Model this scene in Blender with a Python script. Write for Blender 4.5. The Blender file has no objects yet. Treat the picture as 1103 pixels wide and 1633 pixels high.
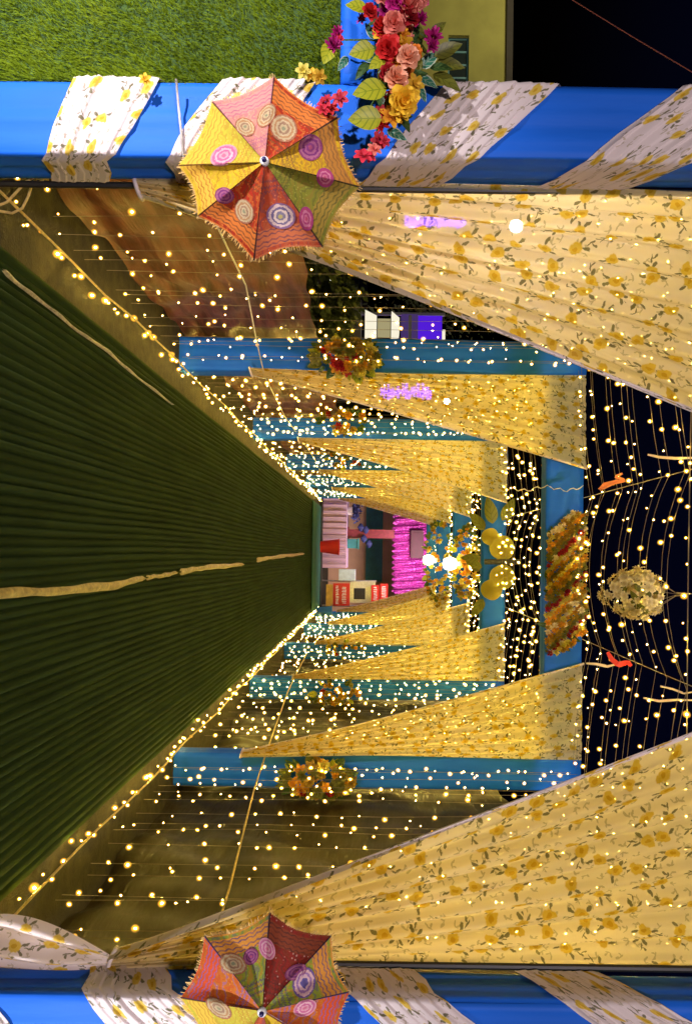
import bpy, math, random
from mathutils import Vector, Matrix

random.seed(7)
R = math.radians
scene = bpy.context.scene
col = scene.collection

# ------------------------------------------------------------------ camera
F, CU, CV = 1180.0, 880.0, 600.0          # focal length and vanishing point in photo pixels
CAMZ = 1.62
ROLL = 0.014
cam_d = bpy.data.cameras.new("camera")
cam = bpy.data.objects.new("camera", cam_d)
col.objects.link(cam)
s_, c_ = math.sin(ROLL), math.cos(ROLL)
cx = Vector((-s_, 0, c_)); cy = Vector((-c_, 0, -s_)); cz = Vector((0, -1, 0))
cam.matrix_world = Matrix(((cx.x, cy.x, cz.x, 0), (cx.y, cy.y, cz.y, 0), (cx.z, cy.z, cz.z, CAMZ), (0, 0, 0, 1)))
cam_d.sensor_fit = 'VERTICAL'
cam_d.sensor_height = 36.0
cam_d.lens = F / 1633.0 * 36.0
cam_d.shift_x = -(CV - 551.5) / 1633.0
cam_d.shift_y = (CU - 816.5) / 1633.0
cam_d.clip_start = 0.05
cam_d.clip_end = 500
scene.camera = cam

# ------------------------------------------------------------------ world, light
world = bpy.data.worlds.new("World")
scene.world = world
world.use_nodes = True
wn = world.node_tree
bg = wn.nodes["Background"]
sky = wn.nodes.new("ShaderNodeTexSky")
sky.sky_type = 'NISHITA'
sky.sun_disc = False
sky.sun_elevation = R(-4.0)
sky.sun_rotation = R(150)
night = wn.nodes.new("ShaderNodeMix"); night.data_type = 'RGBA'; night.blend_type = 'MULTIPLY'
night.inputs[0].default_value = 1.0; night.inputs[7].default_value = (0.16, 0.24, 1.2, 1.0)     # deep night blue
wn.links.new(sky.outputs[0], night.inputs[6])
wn.links.new(night.outputs[2], bg.inputs[0])
bg.inputs[1].default_value = 0.15

sun_d = bpy.data.lights.new("moon", 'SUN')
sun_d.energy = 0.01
sun_d.angle = R(0.5)
sun_d.color = (0.8, 0.85, 1.0)
sun = bpy.data.objects.new("moon", sun_d)
sun.rotation_euler = (R(50), 0, R(-30))
col.objects.link(sun)


def spot(name, loc, target, power, color, cone, blend=0.5, size=0.04):
    d = bpy.data.lights.new(name, 'SPOT')
    d.energy = power; d.color = color; d.spot_size = R(cone); d.spot_blend = blend
    d.shadow_soft_size = size
    o = bpy.data.objects.new(name, d)
    o.location = loc
    o.rotation_euler = (Vector(target) - Vector(loc)).to_track_quat('-Z', 'Y').to_euler()
    col.objects.link(o)
    return o


# event floodlights on the ground before the entrance (outside the frame, they light its blue front)
spot("floodlight", (-2.45, 0.9, 0.30), (-1.72, 2.7, 0.70), 190, (1.0, 0.93, 0.97), 72, 0.85)
spot("floodlight", (2.95, 1.0, 0.20), (1.9, 2.7, 0.55), 150, (0.94, 0.93, 1.0), 70, 0.85)

# added unseen fill light behind the viewer, brightens the cloth that faces front
ld = bpy.data.lights.new("front_fill", 'POINT'); ld.energy = 850; ld.color = (1.0, 0.84, 0.84); ld.shadow_soft_size = 0.15
lo = bpy.data.objects.new("front_fill", ld); lo.location = (0.6, -5.0, 4.2); col.objects.link(lo)

scene.view_settings.view_transform = 'Standard'
scene.view_settings.look = 'None'
scene.view_settings.exposure = 1.0
scene.view_settings.gamma = 1.0
scene.cycles.use_denoising = True
scene.cycles.max_bounces = 6
scene.cycles.diffuse_bounces = 3
scene.cycles.glossy_bounces = 2
scene.cycles.transmission_bounces = 4
scene.cycles.transparent_max_bounces = 40
scene.cycles.sample_clamp_indirect = 4.0
scene.cycles.use_light_tree = True


# ------------------------------------------------------------------ helpers
def P(U, V, d):
    """world point that the photo shows at photo pixel (x=V, y=U) when it stands d metres ahead"""
    du, dv = U - CU, V - CV
    return Vector(((du * c_ - dv * s_) * d / F, d, CAMZ + (du * s_ + dv * c_) * d / F))


def taper(m, xa, xb, ya, yb, za, zb, k):
    """box whose top is narrower by k on each side"""
    v = [(xa, ya, za), (xb, ya, za), (xb, yb, za), (xa, yb, za), (xa + k, ya, zb), (xb - k, ya, zb), (xb - k, yb, zb), (xa + k, yb, zb)]
    m.add(v, [(0, 3, 2, 1), (4, 5, 6, 7), (0, 1, 5, 4), (1, 2, 6, 5), (2, 3, 7, 6), (3, 0, 4, 7)])


class MB:
    def __init__(self):
        self.v = []; self.f = []; self.m = []; self.uv = []

    def add(self, verts, faces, mat=0, uvs=None):
        b = len(self.v)
        self.v += [tuple(p) for p in verts]
        for f in faces:
            self.f.append(tuple(b + i for i in f))
            self.m.append(mat)
            self.uv.append([uvs[i] for i in f] if uvs else [(0, 0)] * len(f))

    def box(self, x0, x1, y0, y1, z0, z1, mat=0):
        v = [(x0, y0, z0), (x1, y0, z0), (x1, y1, z0), (x0, y1, z0), (x0, y0, z1), (x1, y0, z1), (x1, y1, z1), (x0, y1, z1)]
        f = [(0, 3, 2, 1), (4, 5, 6, 7), (0, 1, 5, 4), (1, 2, 6, 5), (2, 3, 7, 6), (3, 0, 4, 7)]
        self.add(v, f, mat)

    def grid(self, fn, nu, nv, mat=0, uvfn=None, close=False):
        vs = []; us = []
        for j in range(nv + 1):
            for i in range(nu + 1):
                a, b = i / nu, j / nv
                vs.append(fn(a, b)); us.append(uvfn(a, b) if uvfn else (a, b))
        fs = []
        w = nu + 1
        for j in range(nv):
            for i in range(nu):
                fs.append((j * w + i, j * w + i + 1, (j + 1) * w + i + 1, (j + 1) * w + i))
        self.add(vs, fs, mat, us)

    def tube(self, pts, r, n=4, mat=0, cap=True):
        pts = [Vector(p) for p in pts]
        rs = r if isinstance(r, (list, tuple)) else [r] * len(pts)
        vs = []; fs = []
        for i, p in enumerate(pts):
            t = (pts[min(i + 1, len(pts) - 1)] - pts[max(i - 1, 0)])
            if t.length < 1e-9: t = Vector((0, 0, 1))
            t.normalize()
            up = Vector((0, 0, 1)) if abs(t.z) < 0.9 else Vector((1, 0, 0))
            a = t.cross(up).normalized(); b = t.cross(a)
            for k in range(n):
                an = 2 * math.pi * k / n
                vs.append(p + (a * math.cos(an) + b * math.sin(an)) * rs[i])
        for i in range(len(pts) - 1):
            for k in range(n):
                fs.append((i * n + k, i * n + (k + 1) % n, (i + 1) * n + (k + 1) % n, (i + 1) * n + k))
        if cap:
            fs.append(tuple(range(n))); fs.append(tuple(range((len(pts) - 1) * n, len(pts) * n)))
        self.add(vs, fs, mat)

    def lathe(self, prof, n=12, mat=0, origin=(0, 0, 0)):
        o = Vector(origin); vs = []; fs = []
        for (r, z) in prof:
            for k in range(n):
                a = 2 * math.pi * k / n
                vs.append(o + Vector((r * math.cos(a), r * math.sin(a), z)))
        for j in range(len(prof) - 1):
            for k in range(n):
                fs.append((j * n + k, j * n + (k + 1) % n, (j + 1) * n + (k + 1) % n, (j + 1) * n + k))
        fs.append(tuple(range(n))); fs.append(tuple(range((len(prof) - 1) * n, len(prof) * n)))
        self.add(vs, fs, mat)

    def join(self, mesh_data, mtx, mat=None):
        """append (verts, faces, mats, uvs) of another MB transformed"""
        b = len(self.v)
        self.v += [tuple(mtx @ Vector(p)) for p in mesh_data.v]
        for f, m, u in zip(mesh_data.f, mesh_data.m, mesh_data.uv):
            self.f.append(tuple(b + i for i in f)); self.m.append(m if mat is None else mat); self.uv.append(u)

    def mesh(self, name, mats, smooth=False):
        me = bpy.data.meshes.new(name)
        me.from_pydata(self.v, [], self.f)
        if not isinstance(mats, (list, tuple)): mats = [mats]
        for m in mats: me.materials.append(m)
        me.polygons.foreach_set("material_index", self.m)
        ul = me.uv_layers.new(name="UVMap")
        flat = [c for f in self.uv for p in f for c in p]
        ul.data.foreach_set("uv", flat)
        if smooth: me.polygons.foreach_set("use_smooth", [True] * len(me.polygons))
        me.update()
        return me

    def build(self, name, mats, parent=None, smooth=False, **kw):
        return put(name, self.mesh(name, mats, smooth), parent, **kw)


def put(name, me, parent=None, loc=None, mtx=None, label=None, cat=None, group=None, kind=None):
    o = bpy.data.objects.new(name, me)
    col.objects.link(o)
    if parent is not None: o.parent = parent
    if loc is not None: o.location = loc
    if mtx is not None: o.matrix_local = mtx
    tag(o, label, cat, group, kind)
    return o


def tag(o, label=None, cat=None, group=None, kind=None):
    if label: o["label"] = label
    if cat: o["category"] = cat
    if group: o["group"] = group
    if kind: o["kind"] = kind
    return o


def empty(name, loc=(0, 0, 0), label=None, cat=None, group=None):
    o = bpy.data.objects.new(name, None)
    col.objects.link(o); o.location = loc; o.empty_display_size = 0.1
    return tag(o, label, cat, group)


def TRS(loc, rot=(0, 0, 0), sc=1.0):
    from mathutils import Euler
    s = sc if isinstance(sc, (tuple, list)) else (sc, sc, sc)
    return Matrix.LocRotScale(Vector(loc), Euler(rot), Vector(s))


def aim(loc, normal, roll=0.0, sc=1.0):
    """matrix whose local +Z points along normal"""
    q = Vector(normal).normalized().to_track_quat('Z', 'Y')
    m = Matrix.Translation(Vector(loc)) @ q.to_matrix().to_4x4() @ Matrix.Rotation(roll, 4, 'Z')
    return m @ Matrix.Scale(sc, 4)


# ------------------------------------------------------------------ materials
class N:
    """tiny node-expression helper"""
    def __init__(self, name):
        self.mat = bpy.data.materials.new(name)
        self.mat.use_nodes = True
        self.t = self.mat.node_tree
        self.t.nodes.clear()
        self.out = self.t.nodes.new("ShaderNodeOutputMaterial")

    def n(self, typ, ins=None, **attrs):
        nd = self.t.nodes.new(typ)
        for k, v in attrs.items(): setattr(nd, k, v)
        for k, v in (ins or {}).items():
            s = nd.inputs[k]
            if isinstance(v, bpy.types.NodeSocket): self.t.links.new(v, s)
            else: s.default_value = v
        return nd

    def math(self, op, a, b=0.0, c=None):
        nd = self.t.nodes.new("ShaderNodeMath"); nd.operation = op
        for i, v in enumerate([a, b] + ([c] if c is not None else [])):
            if isinstance(v, bpy.types.NodeSocket): self.t.links.new(v, nd.inputs[i])
            else: nd.inputs[i].default_value = v
        return nd.outputs[0]

    def vm(self, op, a, b=None):
        nd = self.t.nodes.new("ShaderNodeVectorMath"); nd.operation = op
        for i, v in enumerate([a] + ([b] if b is not None else [])):
            if isinstance(v, bpy.types.NodeSocket): self.t.links.new(v, nd.inputs[i])
            else: nd.inputs[i].default_value = v
        return nd

    def mix(self, f, a, b):
        nd = self.t.nodes.new("ShaderNodeMix"); nd.data_type = 'RGBA'
        for s, v in ((nd.inputs[0], f), (nd.inputs[6], a), (nd.inputs[7], b)):
            if isinstance(v, bpy.types.NodeSocket): self.t.links.new(v, s)
            else: s.default_value = v if not isinstance(v, tuple) else (tuple(v) + (1.0,))[:4]
        return nd.outputs[2]

    def noise(self, scale, detail=3.0, vec=None, rough=0.55):
        nd = self.n("ShaderNodeTexNoise", {"Scale": scale, "Detail": detail, "Roughness": rough})
        if vec is not None: self.t.links.new(vec, nd.inputs["Vector"])
        return nd.outputs[0]

    def ramp(self, f, stops):
        nd = self.t.nodes.new("ShaderNodeValToRGB")
        self.t.links.new(f, nd.inputs[0])
        el = nd.color_ramp.elements
        while len(el) < len(stops): el.new(0.5)
        for e, (p, c) in zip(el, stops):
            e.position = p; e.color = tuple(c) + (1.0,)
        return nd.outputs[0]

    def bump(self, h, strength=0.3, dist=0.01):
        return self.n("ShaderNodeBump", {"Height": h, "Strength": strength, "Distance": dist}).outputs[0]

    def surf(self, sh):
        self.t.links.new(sh, self.out.inputs[0]); return self.mat


def rgb(c): return tuple(c) + (1.0,)


def principled(name, color, rough=0.6, noise_scale=8.0, var=0.25, bump=0.0, sheen=0.0, metal=0.0, spec=0.5, bscale=None, subs=0.0):
    n = N(name)
    tc = n.n("ShaderNodeTexCoord").outputs["Object"]
    f = n.noise(noise_scale, 4, tc)
    c0 = tuple(max(0, x * (1 - var)) for x in color); c1 = tuple(min(1, x * (1 + var)) for x in color)
    cc = n.ramp(f, [(0.3, c0), (0.7, c1)])
    p = n.n("ShaderNodeBsdfPrincipled", {"Base Color": cc, "Roughness": rough, "Metallic": metal, "Sheen Weight": sheen, "Specular IOR Level": spec})
    if bump:
        h = n.noise(bscale or noise_scale * 6, 5, tc)
        n.t.links.new(n.bump(h, bump, 0.01), p.inputs["Normal"])
    return n.surf(p.outputs[0])


def fabric(name, color, transl=0.3, transp=0.0, wrinkle=0.4, wscale=(14, 14, 3), rough=0.7, sheen=0.0, var=0.15):
    """plain woven cloth, a little translucent"""
    n = N(name)
    tc = n.n("ShaderNodeTexCoord").outputs["Object"]
    v = n.vm('MULTIPLY', tc, wscale).outputs[0]
    f = n.noise(1.0, 4, v)
    cc = n.ramp(f, [(0.25, tuple(x * (1 - var) for x in color)), (0.75, tuple(min(1, x * (1 + var)) for x in color))])
    nrm = n.bump(f, wrinkle, 0.02)
    p = n.n("ShaderNodeBsdfPrincipled", {"Base Color": cc, "Roughness": rough, "Normal": nrm, "Sheen Weight": sheen, "Specular IOR Level": 0.25})
    sh = p.outputs[0]
    if transl > 0:
        t = n.n("ShaderNodeBsdfTranslucent", {"Color": cc, "Normal": nrm})
        sh = n.n("ShaderNodeMixShader", {0: transl, 1: sh, 2: t.outputs[0]}).outputs[0]
    if transp > 0:
        t = n.n("ShaderNodeBsdfTransparent")
        sh = n.n("ShaderNodeMixShader", {0: transp, 1: sh, 2: t.outputs[0]}).outputs[0]
    return n.surf(sh)


def floral_cloth(name, base, transl, transp, scale=6.2):
    """cream cloth printed with yellow roses, dark green leaves and sprigs (UV in metres)"""
    n = N(name)
    uv = n.n("ShaderNodeUVMap").outputs[0]
    wob = n.n("ShaderNodeTexNoise", {"Scale": 55.0, "Detail": 2.0, "Vector": uv}).outputs["Color"]
    wv = n.vm('SCALE', n.vm('SUBTRACT', wob, (0.5, 0.5, 0.5)).outputs[0]); wv.inputs["Scale"].default_value = 0.018
    pos = n.vm('ADD', uv, wv.outputs[0]).outputs[0]

    def cells(sc, rnd, shift):
        p = n.vm('ADD', pos, (shift, shift * 0.7, 0)).outputs[0]
        vo = n.n("ShaderNodeTexVoronoi", {"Vector": p, "Scale": sc, "Randomness": rnd}, voronoi_dimensions='2D')
        d = n.vm('SUBTRACT', p, vo.outputs["Position"]).outputs[0]
        ang = n.math('MULTIPLY', n.n("ShaderNodeSeparateColor", {0: vo.outputs["Color"]}).outputs[0], 6.283)
        rot = n.n("ShaderNodeVectorRotate", {"Vector": d, "Angle": ang}, rotation_type='Z_AXIS')
        sx = n.n("ShaderNodeSeparateXYZ", {0: rot.outputs[0]})
        return sx.outputs[0], sx.outputs[1]

    def ell(x, y, x0, y0, a, b, th=0.0):
        dx = n.math('SUBTRACT', x, x0); dy = n.math('SUBTRACT', y, y0)
        ct, st = math.cos(th), math.sin(th)
        ex = n.math('ADD', n.math('MULTIPLY', dx, ct / a), n.math('MULTIPLY', dy, st / a))
        ey = n.math('ADD', n.math('MULTIPLY', dx, -st / b), n.math('MULTIPLY', dy, ct / b))
        r2 = n.math('ADD', n.math('MULTIPLY', ex, ex), n.math('MULTIPLY', ey, ey))
        nd = n.n("ShaderNodeMapRange", {"Value": r2, 1: 0.7, 2: 1.15, 3: 1.0, 4: 0.0})
        return nd.outputs[0]

    def union(*a):
        r = a[0]
        for b in a[1:]: r = n.math('MAXIMUM', r, b)
        return r
    x, y = cells(scale, 0.62, 0.0)
    k = 1.12
    rose = union(ell(x, y, 0, 0, 0.026 * k, 0.022 * k), ell(x, y, 0.014 * k, 0.012 * k, 0.018 * k, 0.014 * k, 0.6))
    core = ell(x, y, 0.004 * k, 0.002 * k, 0.012 * k, 0.009 * k)
    leaf = union(ell(x, y, -0.036 * k, 0.012 * k, 0.016 * k, 0.0065 * k, -0.5), ell(x, y, -0.03 * k, -0.02 * k, 0.016 * k, 0.006 * k, 0.7),
                 ell(x, y, 0.036 * k, -0.012 * k, 0.014 * k, 0.006 * k, -0.7), ell(x, y, -0.056 * k, 0.0, 0.018 * k, 0.003 * k, 0.1),
                 ell(x, y, -0.066 * k, 0.012 * k, 0.012 * k, 0.004 * k, -0.9))
    x2, y2 = cells(scale * 2.1, 0.9, 0.37)
    sprig = union(ell(x2, y2, 0, 0, 0.013 * k, 0.0032 * k, 0.3), ell(x2, y2, 0.010 * k, 0.009 * k, 0.008 * k, 0.0038 * k, 1.1), ell(x2, y2, -0.008 * k, 0.007 * k, 0.008 * k, 0.0034 * k, -0.8))
    cg = n.mix(n.math('MULTIPLY', sprig, 0.5), base, (0.30, 0.24, 0.06))
    cg = n.mix(n.math('MULTIPLY', leaf, 0.85), cg, (0.11, 0.105, 0.02))
    cg = n.mix(n.math('MULTIPLY', rose, 0.9), cg, (0.72, 0.49, 0.012))
    cg = n.mix(n.math('MULTIPLY', core, 0.75), cg, (0.58, 0.32, 0.008))
    weave = n.noise(40.0, 4, uv)
    nrm = n.bump(weave, 0.12, 0.004)
    dff = n.n("ShaderNodeBsdfPrincipled", {"Base Color": cg, "Roughness": 0.75, "Specular IOR Level": 0.2, "Normal": nrm})
    tr = n.n("ShaderNodeBsdfTranslucent", {"Color": cg, "Normal": nrm})
    sh = n.n("ShaderNodeMixShader", {0: transl, 1: dff.outputs[0], 2: tr.outputs[0]}).outputs[0]
    if transp > 0:
        t = n.n("ShaderNodeBsdfTransparent", {0: (1.0, 0.95, 0.88, 1)})
        sh = n.n("ShaderNodeMixShader", {0: transp, 1: sh, 2: t.outputs[0]}).outputs[0]
    return n.surf(sh)


def emit(name, color, strength, sampled=True):
    n = N(name)
    e = n.n("ShaderNodeEmission", {0: rgb(color), 1: strength})
    m = n.surf(e.outputs[0])
    if not sampled: m.cycles.emission_sampling = 'NONE'
    return m


def halo_shell(name, color, strength, power):
    """clear shell with added glow, fading to its rim, that imitates bloom round a bulb"""
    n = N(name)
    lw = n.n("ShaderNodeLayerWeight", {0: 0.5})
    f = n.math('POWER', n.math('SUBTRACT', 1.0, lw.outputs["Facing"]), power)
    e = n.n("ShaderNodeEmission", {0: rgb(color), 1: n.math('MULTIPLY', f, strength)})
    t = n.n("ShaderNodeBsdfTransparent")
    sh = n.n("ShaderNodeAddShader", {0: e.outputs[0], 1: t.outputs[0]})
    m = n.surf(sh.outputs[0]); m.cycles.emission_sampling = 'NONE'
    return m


M = {}
M['blue'] = fabric('blue_satin_cloth', (0.008, 0.130, 0.70), transl=0.0, wrinkle=0.22, wscale=(9, 9, 1.2), rough=0.62, sheen=0.0, var=0.10)
M['floral'] = floral_cloth('floral_cloth', (0.90, 0.78, 0.49), 0.72, 0.055, 7.6)
M['floral_wrap'] = floral_cloth('floral_wrap_cloth', (0.82, 0.72, 0.70), 0.15, 0.0, 7.2)
M['brown_cloth'] = fabric('brown_drape_cloth', (0.115, 0.036, 0.024), transl=0.15, wrinkle=0.9, wscale=(14, 1.6, 16), rough=0.4, var=0.75)
M['dark_cloth'] = fabric('dark_drape_cloth', (0.020, 0.014, 0.0045), transl=0.1, wrinkle=0.8, wscale=(14, 1.6, 14), rough=0.45, var=0.6)
M['wire'] = principled('clear_wire', (0.22, 0.17, 0.11), 0.4, var=0.1)
M['rope'] = principled('yellow_rope', (0.62, 0.45, 0.16), 0.7, 60, 0.3, 0.4)
M['white_rope'] = principled('pale_rope', (0.70, 0.66, 0.60), 0.7, 60, 0.2, 0.4)
M['bulb'] = emit('bulb_core', (1.0, 0.70, 0.11), 228.0)
M['bulb_halo'] = halo_shell('bulb_halo_amber', (1.0, 0.44, 0.03), 0.70, 2.6)  # amber bloom put round each bulb as an emissive shell
M['black'] = principled('black_pipe', (0.012, 0.011, 0.012), 0.5, var=0.2)
M['ground'] = principled('bare_ground', (0.027, 0.021, 0.007), 0.9, 14, 0.55, 0.9)
M['carpet'] = None
n = N('green_ribbed_carpet')
tc = n.n("ShaderNodeTexCoord").outputs["Object"]
f = n.noise(2.2, 5, n.vm('MULTIPLY', tc, (3.0, 0.6, 1)).outputs[0])
cc = n.ramp(f, [(0.3, (0.014, 0.030, 0.007)), (0.7, (0.024, 0.047, 0.012))])
fz = n.noise(420, 2, tc)
p = n.n("ShaderNodeBsdfPrincipled", {"Base Color": cc, "Roughness": 0.9, "Specular IOR Level": 0.08, "Normal": n.bump(fz, 0.5, 0.004)})
M['carpet'] = n.surf(p.outputs[0])

# ------------------------------------------------------------------ ground, carpet
g = MB()
g.grid(lambda a, b: (-40 + 80 * a, -12 + 110 * b, 0.0), 8, 10)
g.build("ground", M['ground'], kind="structure")

XL, XR, XC = -1.455, 1.655, 0.10
PY = [2.73, 6.0, 9.6, 13.2, 16.8, 20.2]    # front faces of the portals
PH, BH, PW, PD = 3.30, 0.31, 0.27, 0.20

cb = MB()
CX0, CX1, CY0, CY1 = -1.27, 1.54, 0.0, 19.6
pitch = 0.046
nr = int((CX1 - CX0) / pitch)
prof = [(0.0, 0.0), (0.16, 0.0), (0.24, 0.022), (0.45, 0.027), (0.72, 0.026), (0.93, 0.019)]
ph = [random.uniform(0, 6.28) for _ in range(6)]
rj = [random.uniform(-0.08, 0.08) for _ in range(nr + 2)]
rh = [random.uniform(0.75, 1.15) for _ in range(nr + 2)]
ys = [CY0 + (CY1 - CY0) * (i / 110) ** 1.25 for i in range(111)]


def carpet_pt(k, j, y):
    t, h = prof[j]
    x = CX0 + (k + t + rj[k] * (1 if j else 1)) * pitch
    u = (x - CX0) / (CX1 - CX0)
    drift = 0.030 * math.sin(0.35 * y + ph[0] + 2.2 * u) + 0.006 * math.sin(1.1 * y + ph[1] + 7 * u) + 0.0015 * math.sin(3.1 * y + ph[2] + 23 * u)
    lift = 0.004 + h * rh[k] * (0.9 + 0.2 * math.sin(0.6 * y + k * 1.7)) + 0.003 * math.sin(1.7 * y + 9 * u)
    edge = min(u, 1 - u) * 12
    return (x + drift * min(1, edge), y, max(0.004, lift))


nc = nr * len(prof)
vs = []; fs = []
for y in ys:
    for k in range(nr):
        for j in range(len(prof)):
            vs.append(carpet_pt(k, j, y))
for i in range(len(ys) - 1):
    for q in range(nc - 1):
        fs.append((i * nc + q, i * nc + q + 1, (i + 1) * nc + q + 1, (i + 1) * nc + q))
cb.add(vs, fs)
cb.build("carpet", M['carpet'], smooth=True, kind="structure", label="dark green ribbed carpet laid along the tunnel")


def seam(name, pts, w, mat, label):
    m = MB()
    random.seed(len(pts) * 13)
    k = 46
    def fn(a, b):
        t = b * (len(pts) - 1); i = min(int(t), len(pts) - 2); fr = t - i
        p = Vector(pts[i]).lerp(Vector(pts[i + 1]), fr)
        ww = w * 0.72 * (0.85 + 0.12 * math.sin(11 * b + 1) + 0.07 * math.sin(37 * b)) * (1 if 0.02 < b < 0.98 else 0.4)
        return (p.x + (a - 0.5) * ww + 0.003 * math.sin(19 * b), p.y, 0.034 + 0.012 * math.sin(math.pi * a) * (1 + 0.6 * math.sin(43 * b + 3 * a)))
    m.grid(fn, 5, k)
    return m.build(name, mat, smooth=True, label=label, cat="tape")


M['tape'] = principled('yellowed_tape', (0.34, 0.25, 0.08), 0.32, 30, 0.5, 0.6)
M['tape2'] = principled('silver_tape', (0.36, 0.32, 0.22), 0.28, 40, 0.5, 0.7)


def gp(U, V):
    """ground point seen at U, V"""
    d = 1.0
    a = P(U, V, 1.0)
    d = (CAMZ - 0.012) / (CAMZ - a.z)
    return P(U, V, d)


seam("carpet_tape", [gp(947, -60), gp(944, 60), gp(935, 170), gp(922, 225)], 0.075, M['tape'], "long pale yellow tape strip along the middle seam of the carpet")
seam("carpet_tape", [gp(921, 228), gp(918, 255), gp(913, 277)], 0.05, M['tape'], "short lifted tape piece on the carpet's middle seam beyond the long strip")
seam("carpet_tape", [gp(912, 282), gp(905, 325), gp(900, 385)], 0.075, M['tape'], "crumpled tape piece halfway along the carpet's middle seam")
seam("carpet_tape", [gp(893, 406), gp(888, 440), gp(883, 483)], 0.09, M['tape'], "farthest tape strip near the end of the carpet's middle seam")
seam("carpet_tape", [gp(430, -5), gp(475, 50), gp(525, 115), gp(560, 165), gp(600, 212), gp(645, 270)], 0.03, M['tape2'], "silvery crumpled tape along the carpet's left edge")


# ------------------------------------------------------------------ portals
def wrapped_box(x0, x1, y0, y1, z0, z1, axis, seed, amp=0.004):
    """a square truss wrapped in cloth: rounded section swept along one axis with soft lengthwise folds"""
    rnd = random.Random(seed)
    m = MB()
    if axis == 'z': A0, A1, B0, B1, L0, L1 = x0, x1, y0, y1, z0, z1
    else: A0, A1, B0, B1, L0, L1 = y0, y1, z0, z1, x0, x1
    r = 0.012
    ring = []
    def side(p, q, k):
        for i in range(k): ring.append((p[0] + (q[0] - p[0]) * i / k, p[1] + (q[1] - p[1]) * i / k))
    side((A0 + r, B0), (A1 - r, B0), 10); side((A1 - r, B0), (A1, B0 + r), 2)
    side((A1, B0 + r), (A1, B1 - r), 8); side((A1, B1 - r), (A1 - r, B1), 2)
    side((A1 - r, B1), (A0 + r, B1), 8); side((A0 + r, B1), (A0, B1 - r), 2)
    side((A0, B1 - r), (A0, B0 + r), 8); side((A0, B0 + r), (A0 + r, B0), 2)
    nn = len(ring); ca, cb_ = (A0 + A1) / 2, (B0 + B1) / 2
    p1 = [rnd.uniform(0, 6.28) for _ in range(6)]
    nl = 26
    vs = []
    for j in range(nl + 1):
        t = j / nl; L = L0 + (L1 - L0) * t
        for i, (a, b) in enumerate(ring):
            w = amp * (math.sin(i * 1.9 + p1[0] + 1.5 * math.sin(4 * t + p1[1])) + 0.7 * math.sin(i * 0.83 + p1[2] + 6 * t) + 0.5 * math.sin(9 * t + p1[3] + i * .3))
            dx, dy = a - ca, b - cb_; l = math.hypot(dx, dy)
            aa, bb = a + dx / l * w, b + dy / l * w
            vs.append((aa, bb, L) if axis == 'z' else (L, aa, bb))
    fs = []
    for j in range(nl):
        for i in range(nn):
            fs.append((j * nn + i, j * nn + (i + 1) % nn, (j + 1) * nn + (i + 1) % nn, (j + 1) * nn + i))
    fs.append(tuple(range(nn))); fs.append(tuple(range(nl * nn, (nl + 1) * nn)))
    m.add(vs, fs)
    return m


ORD = ["nearest", "second", "third", "fourth", "fifth", "farthest"]
for i, y in enumerate(PY):
    e = empty("portal_frame", (XC, y + PD / 2, 0), f"blue cloth wrapped square portal frame, {ORD[i]} along the tunnel", "portal", "blue portals along the tunnel")
    inv = Matrix.Translation(-Vector((XC, y + PD / 2, 0)))
    for nm, m in (("post", wrapped_box(XL - PW, XL, y, y + PD, 0, PH, 'z', i * 3)),
                  ("post", wrapped_box(XR, XR + PW, y, y + PD, 0, PH, 'z', i * 3 + 1)),
                  ("beam", wrapped_box(XL + .002, XR - .002, y + .004, y + PD - .004, PH - BH, PH - 0.004, 'x', i * 3 + 2))):
        b = MB(); b.join(m, inv); b.build(nm, M['blue'], e, smooth=True)


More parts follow.
